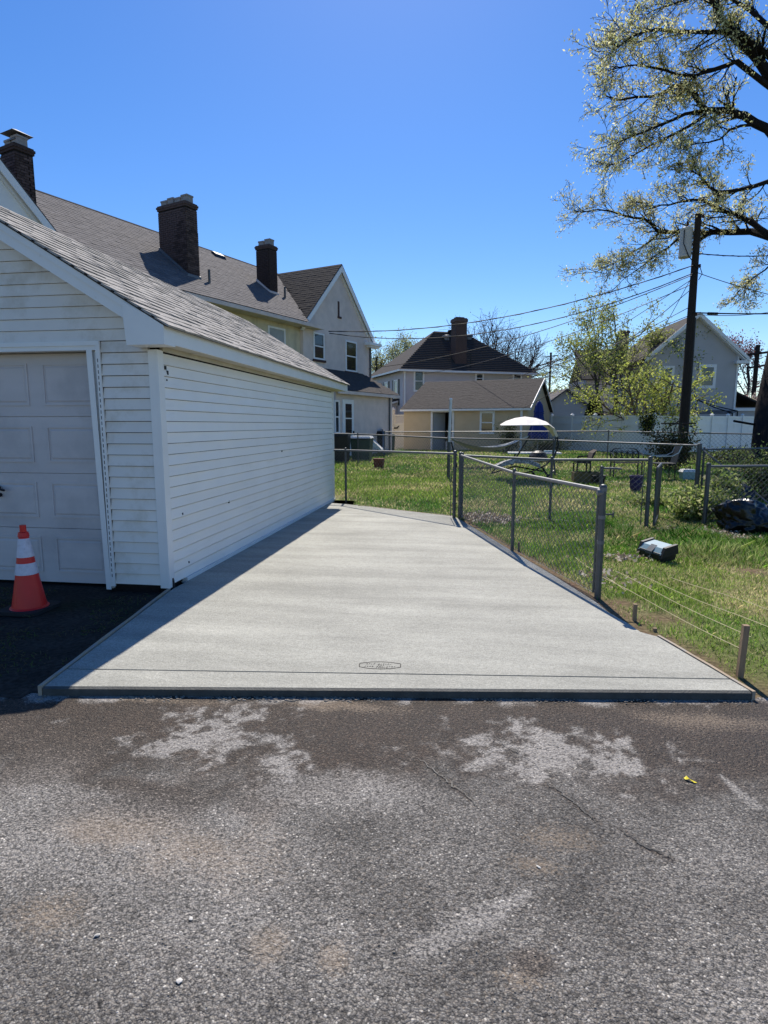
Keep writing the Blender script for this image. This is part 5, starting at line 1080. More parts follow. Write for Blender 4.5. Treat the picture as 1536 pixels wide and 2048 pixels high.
# distant poles
def dpole(px, pyb, pyt, dist, r, arm, label, mt='pole'):
    b = D(px, pyt, dist); m = MB(); t_ = thing('utility_pole', (b[0], b[1], .2), label, 'utility pole'); m.tube([(b[0], b[1], 0), (b[0], b[1], b[2])], r, 8); m.build('pole', M[mt], t_)
    if arm: m = MB(); m.tube([(b[0]-arm, b[1], b[2]-.7), (b[0]+arm, b[1]-.3, b[2]-.5)], .08, 5); m.tube([(b[0]-arm*.7, b[1], b[2]-1.6), (b[0]+arm*.7, b[1]-.3, b[2]-1.4)], .07, 5); m.build('crossarm', M[mt], t_)
dpole(1102, 740, 705, 95., .16, 1.0, 'distant utility pole with crossarm beyond the tan shed')
dpole(1516, 800, 690, 42., .16, .9, 'dark utility pole standing behind the white blossom at far right')
dpole(753, 800, 713, 60., .12, 0, 'thin dark pole between the stucco house and the grey house')

# ================================================================== TREES
def leaf_quads(P, size, cols, rng, droop=0., asp=.55, bend=.3):
    n = len(P); d = rng.normal(size=(n, 3)); d[:, 2] -= droop; d /= np.linalg.norm(d, axis=1)[:, None]
    e = rng.normal(size=(n, 3)); e -= d*np.sum(e*d, 1)[:, None]; e /= np.linalg.norm(e, axis=1)[:, None]
    s_ = (size*(.6+.8*rng.random(n)))[:, None]
    a = P-d*s_*.5; b = P+e*s_*asp*.5; c = P+d*s_*.5; f = P-e*s_*asp*.5
    V = np.stack([a, b, c, f], 1).reshape(-1, 3); Fq = np.arange(4*n).reshape(n, 4)
    return V, Fq, np.repeat(cols, 4, 0)
def branch(pts, r0, r1, m, k):
    n = len(pts); m.tube(pts, [r0+(r1-r0)*(i/(n-1))**.8 for i in range(n)], k, False)
def grow(m, tips, p, d, L_, r, lvl, rnd, P):
    segs = P['segs'][min(lvl, len(P['segs'])-1)]; pts = [np.array(p)]; dd = np.array(d, float); q = np.array(p, float)
    for i in range(segs):
        dd = dd+np.array([rnd.gauss(0, P['wob']), rnd.gauss(0, P['wob']), rnd.gauss(0, P['wob'])+P['up'][min(lvl, len(P['up'])-1)]]); dd /= np.linalg.norm(dd); q = q+dd*L_/segs; pts.append(q)
    branch(pts, r, max(r*.45, P['rmin']), m, 6 if lvl == 0 else (4 if r > .02 else 3))
    if lvl >= P['lv']:
        for i in range(1, len(pts)): tips.append((pts[i], lvl))
        return
    nc = P['nc'][min(lvl, len(P['nc'])-1)]
    for c in range(nc):
        t = P['t0'][min(lvl, len(P['t0'])-1)]+(1-P['t0'][min(lvl, len(P['t0'])-1)])*(c+rnd.random()*.7)/nc; i = min(len(pts)-2, int(t*(len(pts)-1))); f = t*(len(pts)-1)-i; bp = lerp(pts[i], pts[i+1], min(1, f)); bd = (pts[i+1]-pts[i]); bd /= np.linalg.norm(bd)
        rv = np.array([rnd.gauss(0, 1), rnd.gauss(0, 1), rnd.gauss(0, 1)]); rv -= bd*(rv@bd); rv /= np.linalg.norm(rv)+1e-6
        nd = bd*P['fwd']+rv*P['spread']; nd /= np.linalg.norm(nd)
        grow(m, tips, bp, nd, L_*P['lr']*(1.1-.4*t)*(.75+.5*rnd.random()), max(r*P['rr']*(1-.4*t), P['rmin']), lvl+1, rnd, P)
    tips.append((pts[-1], lvl))
def crown(name, tips, nleaf, size, palette, rng, spread, parent, mt='leaf', droop=0., asp=.55):
    T = np.array([t[0] for t in tips]); idx = rng.integers(0, len(T), nleaf); P = T[idx]+rng.normal(size=(nleaf, 3))*spread
    pal = np.array(palette); c = pal[rng.integers(0, len(pal), nleaf)]; cl = fbm(P[:, 0]*1.3+P[:, 1], P[:, 2]*1.3, 3, 5)[:, None]; c = c*(.6+.8*cl)*(.8+.4*rng.random((nleaf, 1)))
    V, Fq, C = leaf_quads(P, size, c, rng, droop, asp); return np_mesh(name, V, Fq, M[mt], parent, C)
# --- the big overhanging tree, limbs laid out in space then branched
rnd = random.Random(21); rng = np.random.default_rng(21)
tb = G(1524, 948, .1); T1 = thing('shade_tree', (tb[0], tb[1], .1), 'large dark limbed shade tree in young leaf overhanging from the right edge', 'tree')
def tz(px, py, d): return D(px, py, d)
m = MB(); tips = []
b0 = np.array([tb[0], tb[1], -.1])
top0 = D(1560, 560, 19.6)
m.tube([b0+np.array([.15, 0, 0]), b0+np.array([.12, 0, .35]), b0+np.array([.05, 0, 1.2]), D(1538, 810, 19.), D(1562, 690, 19.2), D(1590, 600, 19.4), D(1600, 480, 19.6), D(1600, 330, 19.4), D(1590, 200, 19.), D(1575, 60, 18.6), D(1560, -90, 18.3)], [.62, .46, .40, .37, .34, .33, .3, .27, .24, .18, .1], 12)
m.build('trunk', M['bark'], T1, smooth=True)
limbs = [
 ([(1590, 200, 19), (1536, 147, 18.8), (1514, 117, 18.7), (1473, 76, 18.4), (1444, 38, 18.2), (1425, 0, 18), (1400, -50, 17.8)], .19, .05),
 ([(1600, 330, 19.4), (1536, 258, 19.4), (1488, 231, 19.5), (1458, 220, 19.6), (1409, 220, 19.7), (1391, 190, 19.7), (1370, 173, 19.8), (1347, 173, 19.9), (1303, 193, 20), (1241, 200, 20.2), (1205, 188, 20.4)], .17, .02),
 ([(1409, 222, 19.7), (1370, 228, 19.6), (1323, 249, 19.5), (1288, 264, 19.3), (1253, 278, 19.2), (1215, 290, 19.0)], .07, .012),
 ([(1411, 229, 19.7), (1359, 263, 19.9), (1323, 281, 20), (1285, 300, 20.2), (1253, 319, 20.3), (1225, 330, 20.5)], .06, .012),
 ([(1502, 250, 19.4), (1458, 261, 19), (1441, 278, 18.8), (1391, 287, 18.6), (1360, 292, 18.4)], .05, .012),
 ([(1575, 480, 19.6), (1536, 469, 20), (1508, 448, 20.4), (1473, 428, 20.8), (1444, 419, 21), (1408, 401, 21.2), (1359, 404, 21.4), (1323, 410, 21.6), (1290, 420, 21.8)], .13, .014),
 ([(1585, 400, 19.5), (1536, 363, 19.2), (1487, 378, 18.9), (1435, 384, 18.7), (1417, 372, 18.6), (1400, 350, 18.5), (1380, 340, 18.5)], .09, .014),
 ([(1575, 490, 19.6), (1540, 474, 21), (1502, 463, 21.8), (1429, 464, 22.4), (1400, 466, 22.6), (1356, 463, 22.8), (1318, 466, 23), (1288, 437, 23), (1247, 431, 23), (1195, 419, 23.2), (1152, 424, 23.3)], .16, .015),
 ([(1318, 467, 23), (1282, 495, 22.9), (1238, 522, 22.8), (1190, 545, 22.6)], .05, .01),
 ([(1390, 466, 22.6), (1353, 480, 22.4), (1321, 504, 22.2), (1294, 525, 22), (1253, 554, 21.8)], .06, .012),
 ([(1585, 150, 18.9), (1482, 67, 18.2), (1400, 64, 17.9), (1312, 59, 17.7), (1259, 76, 17.6), (1225, 100, 17.5)], .1, .014),
 ([(1590, 210, 19), (1473, 123, 18.8), (1423, 141, 18.8), (1391, 152, 18.9), (1330, 140, 18.9), (1270, 130, 19), (1215, 142, 19.1)], .1, .014),
 ([(1575, 80, 18.6), (1500, 20, 19.2), (1430, -20, 19.6), (1340, 10, 19.9), (1290, 30, 20)], .09, .014),
 ([(1575, 60, 18.6), (1620, 0, 19), (1700, -80, 19.5), (1760, -100, 20)], .14, .03), ([(1600, 300, 19.4), (1680, 250, 19.8), (1780, 200, 20.4), (1860, 190, 21)], .15, .03), ([(1580, 460, 19.6), (1660, 430, 19), (1750, 420, 18.4), (1820, 400, 18)], .13, .03),
 ([(1570, 500, 19.6), (1530, 540, 21), (1500, 560, 21.6), (1470, 590, 22)], .04, .01)]
m = MB()
PT = dict(segs=[5, 4, 3], wob=.17, up=[.05, .03, .02], lv=2, nc=[5, 4], t0=[.15, .2], fwd=1.0, spread=.85, lr=.55, rr=.5, rmin=.006)
for pts, ra, rb in limbs:
    q = [D(*p) for p in pts]; fine = []
    for a, b in zip(q[:-1], q[1:]):
        for t in (0, .5): fine.append(lerp(a, b, t)+(np.array([rnd.gauss(0, .03), rnd.gauss(0, .03), rnd.gauss(0, .03)]) if t else 0))
    fine.append(q[-1]); branch(fine, ra, rb, m, 8)
    LL = sum(np.linalg.norm(b-a) for a, b in zip(fine[:-1], fine[1:])); ns = int(LL*4.2)+3
    for j in range(ns):
        t = .18+.82*(j+rnd.random())/ns; i = min(len(fine)-2, int(t*(len(fine)-1))); bp = lerp(fine[i], fine[i+1], rnd.random()); bd = fine[i+1]-fine[i]; bd /= np.linalg.norm(bd)
        rv = np.array([rnd.gauss(0, 1), rnd.gauss(0, 1.0), rnd.gauss(0, .8)]); rv -= bd*(rv@bd); rv /= np.linalg.norm(rv)
        nd = bd*1.1+rv*.8; nd /= np.linalg.norm(nd)
        grow(m, tips, bp, nd, rnd.uniform(.55, 1.15), max(.012, (ra+(rb-ra)*t)*.35), 0, rnd, PT)
m.build('limbs', M['bark'], T1)
tt = [t for t in tips]
crown('crown', tt, 41000, .088, [(.72, .68, .36), (.6, .58, .28), (.8, .76, .46), (.34, .32, .17), (.62, .64, .24)], rng, .075, T1, droop=.6, asp=.42)
# --- other trees
def tree(name, base, label, seed, H, r, P, nleaf, size, pal, spread, bark='twig', stems=1, lean=.25, mt='leaf', crown_name='crown'):
    rnd = random.Random(seed); rng = np.random.default_rng(seed); root = thing(name, base, label, 'tree'); tips = []
    m = MB(); m2 = MB(); b = np.array(base, float)
    for k in range(stems):
        w = 2*math.pi*(k+.3*rnd.random())/max(1, stems); d = np.array([math.cos(w)*lean, math.sin(w)*lean, 1.]) if stems > 1 else np.array([rnd.gauss(0, .05), 0, 1.]); d /= np.linalg.norm(d)
        tr_ = b+d*H*P.get('bole', .25); m.tube([b-np.array([0, 0, .1]), lerp(b, tr_, .5)+np.array([rnd.gauss(0, .03), 0, 0]), tr_], [r*1.2, r, r*.9], 7)
        grow(m2, tips, tr_, d, H*P['main'], r*.85, 0, rnd, P)
    m.build('trunk', M[bark], root); m2.build('branches', M[bark], root)
    if nleaf: crown(crown_name, tips, nleaf, size, pal, rng, spread, root, mt)
    return root
lime = [(.42, .46, .09), (.34, .40, .08), (.5, .52, .13), (.22, .27, .06)]
olive = [(.26, .30, .12), (.33, .35, .15), (.2, .23, .09), (.38, .38, .19)]
P1 = dict(segs=[6, 5, 4], wob=.12, up=[.04, .03, .0], lv=2, nc=[9, 6], t0=[.1, .15], fwd=.75, spread=.9, lr=.6, rr=.55, rmin=.008, main=.55, bole=.12)
b = D(1300, 800, 27.5); tree('fruit_tree', (b[0], b[1], .2), 'lime green multi stemmed tree behind the vinyl fence beside the pole', 31, 5.3, .09, P1, 6000, .11, lime, .10, 'ltwig', stems=5, lean=.55)
P2 = dict(segs=[6, 5, 4], wob=.12, up=[.05, .03, .02], lv=3, nc=[8, 5, 4], t0=[.15, .2, .2], fwd=.9, spread=.8, lr=.6, rr=.5, rmin=.01, main=.62, bole=.2)
b = D(1225, 800, 37.); tree('leafy_tree', (b[0], b[1], .24), 'tall pale green tree left of the blue grey house', 32, 8.3, .17, P2, 15000, .13, olive+lime, .2, 'twig', stems=3, lean=.38)
P3 = dict(segs=[5, 5, 4, 3], wob=.1, up=[.04, .05, .05, .03], lv=3, nc=[12, 9, 7], t0=[.1, .15, .2], fwd=1., spread=.75, lr=.62, rr=.5, rmin=.012, main=.6, bole=.2)
b = D(985, 800, 56.); tree('bare_tree', (b[0], b[1], .24), 'wide leafless purplish tree rising behind the grey house roof', 33, 10.3, .25, P3, 5000, .1, [(.1, .075, .085), (.13, .09, .09)], .3, 'twig', stems=3, lean=.55)
b = D(790, 800, 62.); tree('budding_tree', (b[0], b[1], .24), 'budding greenish tree between the stucco house and the grey house', 34, 10.5, .25, P3, 20000, .16, olive, .35, 'twig', stems=2, lean=.3)
b = D(1125, 800, 50.); tree('young_tree', (b[0], b[1], .24), 'bushy yellow green tree behind the tan shed roof', 35, 5.6, .14, P1, 14000, .17, olive+[(.22, .2, .05)], .3, 'twig', stems=4, lean=.7)
b = D(1475, 800, 46.); tree('flowering_tree', (b[0], b[1], .24), 'mauve flowering tree behind the right end of the gable house', 36, 8.6, .15, P2, 7000, .16, [(.25, .12, .16), (.2, .1, .12), (.16, .12, .1)], .3, 'twig', stems=2, lean=.3)
b = D(1530, 800, 40.); tree('blossom_tree', (b[0], b[1], .24), 'pale blossoming tree low at the far right edge', 37, 4.4, .1, P1, 6000, .14, [(.5, .42, .4), (.4, .3, .28), (.3, .28, .2)], .22, 'twig', stems=4, lean=.6)
# evergreen
b = D(1188, 830, 31.5); rt = thing('evergreen_shrub', (b[0], b[1], .2), 'dark upright evergreen behind the vinyl fence below the lime tree', 'shrub')
rng = np.random.default_rng(40); n = 9000; t = rng.random(n)**.8; w = rng.random(n)*6.283; rad = (.75*(1-t)**.5+.05)*(.6+.4*rng.random(n)); P = np.stack([b[0]+rad*np.cos(w), b[1]+rad*np.sin(w), .3+t*2.7], 1)
V, Fq, C = leaf_quads(P, .12, np.tile([.018, .03, .012], (n, 1))*(.6+.8*rng.random((n, 1))), rng, -.5, .4); np_mesh('crown', V, Fq, M['leaf'], rt, C); m = MB(); m.tube([(b[0], b[1], 0), (b[0], b[1], 2.5)], [.06, .02], 6); m.build('trunk', M['twig'], rt)
def bush(name, base, label, seed, R, H, n, size, pal, cat='bush', droop=0., group=None, stems=14, bark='ltwig', asp=.5):
    rng = np.random.default_rng(seed); root = thing(name, base, label, cat, group); b = np.array(base, float)
    m = MB(); tip = []
    for k in range(stems):
        w = rng.random()*6.283; q = b+np.array([math.cos(w)*R[0]*rng.random(), math.sin(w)*R[1]*rng.random(), H*(.5+.5*rng.random())]); mid = lerp(b, q, .5)+rng.normal(size=3)*.08*max(R); mid[2] = b[2]+abs(mid[2]-b[2]); m.tube([b+np.array([(q-b)[0]*.3, (q-b)[1]*.3, 0]), mid, q], [.012, .008, .004], 4, False); tip += [lerp(mid, q, t) for t in (0, .3, .6, 1)]
    m.build('stems', M[bark], root); T = np.array(tip); P = T[rng.integers(0, len(T), n)]+rng.normal(size=(n, 3))*np.array([R[0]*.22, R[1]*.22, H*.16]); P[:, 2] = np.maximum(P[:, 2], b[2]+.02)
    pal = np.array(pal); c = pal[rng.integers(0, len(pal), n)]*(.6+.7*rng.random((n, 1))); V, Fq, C = leaf_quads(P, size, c, rng, droop, asp); np_mesh('leaves', V, Fq, M['leaf'], root, C); return root
dk = [(.03, .045, .018), (.045, .06, .02), (.025, .035, .016)]; br = [(.28, .36, .09), (.2, .28, .07), (.36, .42, .13), (.4, .4, .2)]
q = ground(1345, 940); bush('vine_mound', (q[0], q[1], q[2]), 'dark tangled vine mound round the foot of the utility pole', 51, (.78, .6), 1.15, 4200, .08, dk+[(.1, .08, .05)], 'vine')
q = D(1297, 835, 25.2); bush('vine', (q[0], q[1], 1.1), 'green vine spilling over the corner of the vinyl fence', 52, (.5, .2), 1.1, 1500, .09, dk+lime[:1], 'vine')
q = ground(1382, 1040); bush('weed_clump', q, 'sunlit leafy weed clump left of the lone fence post by the bags', 53, (.55, .4), .42, 4200, 0.0675, br, 'weeds')
q = ground(1440, 1030); bush('weed_clump', q, 'leafy weeds just behind the fence post at the rubbish bags', 54, (.4, .35), .6, 3400, 0.07500000000000001, br+dk[:1], 'weeds')
q = ground(1530, 1000); bush('bramble', q, 'tangled bramble behind the black bags at the right edge', 55, (.7, .5), .95, 4200, .055, br+dk, 'bush', stems=30)
q = ground(1330, 1010); bush('weed_clump', q, 'low pale weed patch inside the gate opening', 56, (.7, .5), .2, 2600, 0.06, br, 'weeds')
q = ground(1185, 905); bush('shrub', (q[0]-.4, q[1], q[2]), 'small dark shrub against the tan shed wall near its window', 57, (.5, .4), 1.1, 1600, .09, dk, 'shrub') if False else None
q = D(1015, 893, 27.5); bush('shrub', (q[0], q[1], .24), 'dark shrub in front of the tan shed right of its window', 58, (.55, .4), 1.25, 2200, .08, dk, 'shrub')
q = D(1090, 893, 27.); bush('shrub', (q[0], q[1], .24), 'low dark shrub behind the white picnic bench', 59, (1.2, .4), .6, 2600, .08, dk, 'shrub')
q = D(1480, 905, 21.); bush('shrub', (q[0], q[1], .15), 'dark ivy mass on the ground left of the big trunk', 60, (1.8, 1.2), .5, 5200, .07, dk+br[:1], 'ivy')

# ================================================================== GRASS
def field(n, sampler, hfn, wfn, seed):
    rng = np.random.default_rng(seed); x, y = sampler(rng, n); k = lawn_keep(x, y) & ~inpoly(x-.02, y-.03, slab) & ~((y < 12.3) & (x < -2.62)) & ~((y < 9) & (x < edge_x(y)+.02)); x = x[k]; y = y[k]; c, d, l, dirt = lawn_tone(x, y)
    e = np.clip(1-np.abs(x-edge_x(y)-.02)/.3, 0, 1)*(y < 9.5); e2 = np.clip(1-(y-front_y(x))/.5, 0, 1)*(x > 1.2); bare = np.maximum(e, e2)
    for px, py, rr in ((1320, 1245, .45), (1250, 1215, .3), (1500, 1150, .35), (1000, 1040, .6), (1470, 1075, .6)):
        q = G(px, py); bare = np.maximum(bare, np.clip(1-np.hypot(x-q[0], y-q[1])/rr, 0, 1))
    keep = rng.random(len(x)) > bare*1.15; x, y, c, d, l = x[keep], y[keep], c[keep], d[keep], l[keep]; n = len(x)
    h = hfn(x, y, rng, d, l); w = wfn(x, y); z = gzv(y)-.01
    a = rng.random(n)*6.283; lean = rng.normal(size=(n, 2))*.45*h[:, None]; dx = np.cos(a)*w/2; dy = np.sin(a)*w/2
    b0 = np.stack([x-dx, y-dy, z], 1); b1 = np.stack([x+dx, y+dy, z], 1)
    m0 = np.stack([x-dx*.7+lean[:, 0]*.35, y-dy*.7+lean[:, 1]*.35, z+h*.6], 1); m1 = np.stack([x+dx*.7+lean[:, 0]*.35, y+dy*.7+lean[:, 1]*.35, z+h*.6], 1); t = np.stack([x+lean[:, 0], y+lean[:, 1], z+h], 1)
    V = np.stack([b0, b1, m1, t, m0], 1).reshape(-1, 3); Fq = np.arange(5*n).reshape(n, 5)
    r = rng.random(n)[:, None]; straw = np.array([.58, .52, .28]); green = np.array([.25, .37, .065]); lush = np.array([.10, .24, .035]); dry = np.clip(d[:, None]*.7+.07, 0, .8)
    cc = np.where(r < dry, straw, np.where(rng.random((n, 1)) < l[:, None]*.9+.1, lush, green))*(.35+1.15*rng.random((n, 1)))*(.75+.5*fbm(x*4, y*4, 3, 77)[:, None]*1.1)
    return V, Fq, np.repeat(cc, 5, 0)
def near_s(rng, n): y = 3.3+rng.random(n)**.75*7.2; x = -1.0+rng.random(n)*7.5; return x, y
def tall(x, y):
    t = np.zeros(x.shape)
    for px, py, rr in ((1440, 1115, 1.0), (1530, 1110, .8), (1380, 1085, .7), (1240, 1080, .5), (1180, 1060, .5)):
        q = G(px, py); t = np.maximum(t, np.clip(1-np.hypot((x-q[0]), (y-q[1])*1.2)/rr, 0, 1))
    return t
def hn(x, y, rng, d, l): return (.45+.8*fbm(x*3, y*3, 3, 78))*(.022+.028*rng.random(len(x))+.03*l*rng.random(len(x)))+tall(x, y)*.15*rng.random(len(x))
Vs = []; Fs = []; Cs = []; off = 0
for (n, smp, hf, wf, sd) in (
    (300000, near_s, hn, lambda x, y: .0028+.0004*y, 71),
    (120000, lambda rng, n: (-4+rng.random(n)*13, 8.5+rng.random(n)*9.5), lambda x, y, rng, d, l: .035+.05*rng.random(len(x)), lambda x, y: .006+.0005*y, 72),
    (70000, lambda rng, n: (-6+rng.random(n)*19, 17+rng.random(n)*14), lambda x, y, rng, d, l: .04+.06*rng.random(len(x)), lambda x, y: .012+.0007*y, 73),
    (60000, lambda rng, n: (2+rng.random(n)*3.5, 5.4+rng.random(n)*4.5), lambda x, y, rng, d, l: .02+tall(x, y)*.25*(.3+.7*rng.random(len(x))), lambda x, y: .006+0*y, 74)):
    V, Fq, C = field(n, smp, hf, wf, sd)
    if sd == 74: k = tall(V[0::5, 0], V[0::5, 1]) > .12; kk = np.repeat(k, 5); V = V[kk]; C = C[kk]*np.array([.75, .95, .7]); Fq = np.arange(len(V)).reshape(-1, 5)
    Vs.append(V); Fs.append(Fq+off); Cs.append(C); off += len(V)
np_mesh('grass', np.concatenate(Vs), np.concatenate(Fs), M['grassm'], cols=np.concatenate(Cs), kind='stuff')
# thin grass and litter in the garage shade
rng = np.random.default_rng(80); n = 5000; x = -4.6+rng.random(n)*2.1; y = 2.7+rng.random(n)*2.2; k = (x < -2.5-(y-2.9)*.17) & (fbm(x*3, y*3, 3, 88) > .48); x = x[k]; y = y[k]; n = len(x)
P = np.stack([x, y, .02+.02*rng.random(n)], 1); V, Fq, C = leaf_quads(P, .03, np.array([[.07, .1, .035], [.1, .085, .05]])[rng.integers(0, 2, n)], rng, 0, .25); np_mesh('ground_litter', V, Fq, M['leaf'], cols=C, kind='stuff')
# pale dead leaves caught behind the fence and by the gate
rng = np.random.default_rng(81); Ps = []
for px, py, rx, ry, k in ((960, 1038, .45, .5, 900), (1000, 1045, .3, .3, 400), (1400, 1068, .5, .3, 500), (1470, 1082, .5, .25, 500), (1250, 1120, .25, .2, 150), (1215, 1160, .3, .5, 120)):
    q = ground(px, py); Ps.append(np.stack([q[0]+rng.normal(size=k)*rx*.5, q[1]+rng.normal(size=k)*ry*.5, q[2]+.03+.025*rng.random(k)], 1))
P = np.concatenate(Ps); k = ~inpoly(P[:, 0]-.03, P[:, 1]-.03, slab); P = P[k]; V, Fq, C = leaf_quads(P, .04, np.array([[.45, .38, .3], [.3, .24, .17], [.55, .5, .45], [.16, .12, .09]])[rng.integers(0, 4, len(P))], rng, 0, .6); np_mesh('leaf_litter', V, Fq, M['leaf'], cols=C, kind='stuff')
# gravel path by the houses
m = MB(); pp = [ground(*p) for p in ((742, 902), (760, 893), (860, 905), (975, 908), (930, 914), (770, 912))]; m.add([(p[0], p[1], gz(p[1])+.012) for p in pp], [tuple(range(6))]); m.build('gravel_path', M['gravelm'], kind='structure')

# ================================================================== YARD FURNITURE
# clothes pole
b = ground(897, 957); z = topz(b, 800); cp = thing('clothes_pole', b, 'white clothes pole standing in the lawn with hammock tied to it', 'pole')
m = MB(); zz_ = b[2]+(z-b[2])*.47; m.tube([(b[0], b[1], b[2]-.1), (b[0], b[1], zz_)], .04, 8); m.build('pole', M['dsteel'], cp); m = MB(); m.tube([(b[0], b[1], zz_), (b[0]+.03, b[1], z)], .037, 8); m.lathe((b[0]+.03, b[1], z), [(.045, 0), (.045, .02), (.02, .05)], 8); m.build('sleeve', M['white'], cp)
# hammock: sagging cloth, two spreader ends, ropes
h0 = D(903, 878, 19.3); h1 = D(1036, 880, 19.8); hm = thing('hammock', (*lerp(h0, h1, .5)[:2], .1), 'grey striped hammock slung from the clothes pole to a stand', 'hammock')
V = []; Fq = []; nu, nv = 18, 7; ax = (h1-h0); wd = np.array([-ax[1], ax[0], 0]); wd /= np.linalg.norm(wd)
for i in range(nu+1):
    t = i/nu; p = lerp(h0, h1, t); p[2] -= .38*4*t*(1-t); w = .62*math.sin(math.pi*min(1, max(0, .06+t*.88)))**.6
    for j in range(nv+1): s_ = j/nv*2-1; V.append(p+wd*w*s_*.6+np.array([0, 0, .14*s_*s_*math.sin(math.pi*t)]))
for layer in (0,):
    Fq = [(i*(nv+1)+j, (i+1)*(nv+1)+j, (i+1)*(nv+1)+j+1, i*(nv+1)+j+1) for i in range(nu) for j in range(nv)]
m = MB(); m.add(V, Fq); m.add([v-np.array([0, 0, .008]) for v in V], [f[::-1] for f in Fq]); m.build('cloth', M['netting'], hm)
for j in (1, 3, 5): m = MB(); m.tube([V[i*(nv+1)+j]+np.array([0, 0, .008]) for i in range(nu+1)], .014, 4); m.build('stripe', M['white'], hm)
m = MB(); m.tube([(b[0], b[1], h0[2]+.05), h0], .012, 5); m.tube([h1, h1+np.array([.35, .05, .12])], .012, 5); m.build('rope', M['white'], hm)
e1 = h1+np.array([.38, .05, .14]); m = MB(); m.tube([e1, (e1[0]-.6, e1[1], .15), (e1[0]-2.2, e1[1], .15), (h0[0]+.2, h0[1], .15), (h0[0], h0[1], h0[2]-.1)], .03, 6); m.tube([(e1[0]-.5, e1[1]-.5, .16), (e1[0]-.5, e1[1]+.5, .16)], .03, 6); m.build('stand', M['black'], hm)
# hanging chaise with canopy
b = ground(1108, 962); ch = thing('hanging_chaise', b, 'hanging chaise lounger with curved frame under a white arched canopy', 'lounger')
d0 = 15.8
def dv_(px, py, d=d0): return D(px, py, d)
m = MB(); m.tube([dv_(1110, 950), dv_(1107, 905), dv_(1111, 880), dv_(1114, 866), dv_(1105, 856), dv_(1085, 843)], .024, 8); m.build('upright', M['dsteel'], ch)
m = MB(); m.tube([dv_(1114, 872), dv_(1117, 890), dv_(1109, 912), dv_(1092, 930), dv_(1064, 943), dv_(1030, 950)], .02, 8); m.tube([dv_(1064, 943), dv_(1080, 968, 15.2)], .03, 6); m.tube([dv_(1085, 936), dv_(1110, 975, 15.)], .03, 6); m.tube([dv_(1110, 940), dv_(1078, 968, 15.3)], .025, 6); m.build('curved_base', M['black'], ch)
arc = [(1000, 849), (1012, 842), (1030, 836), (1050, 833), (1072, 836), (1092, 843), (1106, 854), (1114, 868)]
m = MB(); V = []
for i, (px, py) in enumerate(arc):
    t = i/(len(arc)-1); w = .75*(math.sin(math.pi*(.12+.8*t)))**.7*(1 if t < .75 else .7)+.08
    c_ = dv_(px, py)
    zc1 = lerp(dv_(1000, 849)[2], dv_(1097, 848)[2], min(1, (px-1000)/97.)); dp = max(.02, c_[2]-zc1+.02) if i < 6 else .05
    for s_ in (-1, -.5, 0, .5, 1): V.append(c_+np.array([0, w*s_, -dp*abs(s_)**1.5]))
F1 = [(i*5+j, (i+1)*5+j, (i+1)*5+j+1, i*5+j+1) for i in range(len(arc)-1) for j in range(4)]
V2 = [v-np.array([0, 0, .012+.0*math.sin(math.pi*(i//5)/(len(arc)-1))]) if i//5 < 6 else v-np.array([0.06, 0, .03]) for i, v in enumerate(V)]; n5 = len(V)
m.add(V+V2, F1+[tuple(x+n5 for x in f[::-1]) for f in F1]+[(i*5, i*5+n5, (i+1)*5+n5, (i+1)*5) for i in range(len(arc)-1)]+[(i*5+4, (i+1)*5+4, (i+1)*5+4+n5, i*5+4+n5) for i in range(len(arc)-1)]+[(0, 1, 1+n5, n5), (1, 2, 2+n5, 1+n5), (2, 3, 3+n5, 2+n5), (3, 4, 4+n5, 3+n5)]); m.build('canopy', M['canvas'], ch, smooth=False)
m = MB(); V = [(dv_(990, 938)), dv_(1005, 931), dv_(1030, 925), dv_(1055, 926), dv_(1078, 935)]
for a, b2 in zip(V[:-1], V[1:]): m.hexa([a+np.array([0, -.3, 0]), b2+np.array([0, -.3, 0]), b2+np.array([0, .3, 0]), a+np.array([0, .3, 0]), a+np.array([0, -.3, .1]), b2+np.array([0, -.3, .1]), b2+np.array([0, .3, .1]), a+np.array([0, .3, .1])])
m.build('cushion', mat('patterned_cushion', (.22, .22, .22), .8, .5, 18, tint=(.6, .6, .58), tscale=22, trange=(.5, .56), tamt=.9), ch)
m = MB(); m.tube([V[0], V[0]+np.array([-.1, 0, -.12]), V[2]+np.array([0, 0, -.1]), V[4]+np.array([.1, 0, -.1])], .02, 5); m.build('seat_frame', M['black'], ch)
# closed blue umbrella
b = D(1075, 895, 24.); um = thing('patio_umbrella', (b[0], b[1], .2), 'closed blue patio umbrella standing before the shed gable', 'umbrella')
zt2 = D(1075, 802, 24.)[2]; zb2 = D(1075, 880, 24.)[2]; m = MB(); m.tube([(b[0], b[1], .1), (b[0], b[1], zt2+.05)], .025, 8); m.build('pole', M['steel'], um)
m = MB(); prof = [(.0, 1.0), (.07, .97), (.14, .88), (.17, .75), (.19, .72), (.16, .68), (.21, .5), (.3, .28), (.36, .12), (.34, .05), (.2, 0)]; k = 24; V = []
for r_, t in prof:
    for j in range(k): w = 2*math.pi*j/k; f = 1+(.16 if j % 3 == 0 else (-.12 if j % 3 == 1 else .0))*(1-t*.6); V.append((b[0]+r_*f*math.cos(w), b[1]+r_*f*math.sin(w), zb2+(zt2-zb2)*t-(.04 if j % 3 == 0 and t < .1 else 0)))
m.add(V, [(i*k+j, (i+1)*k+j, (i+1)*k+(j+1) % k, i*k+(j+1) % k) for i in range(len(prof)-1) for j in range(k)]); m.build('folded_canopy', M['navy'], um)
m = MB(); m.lathe((b[0], b[1], zb2+(zt2-zb2)*.66), [(.2, 0), (.21, .02), (.2, .04)], 16); m.build('strap', M['navy'], um)
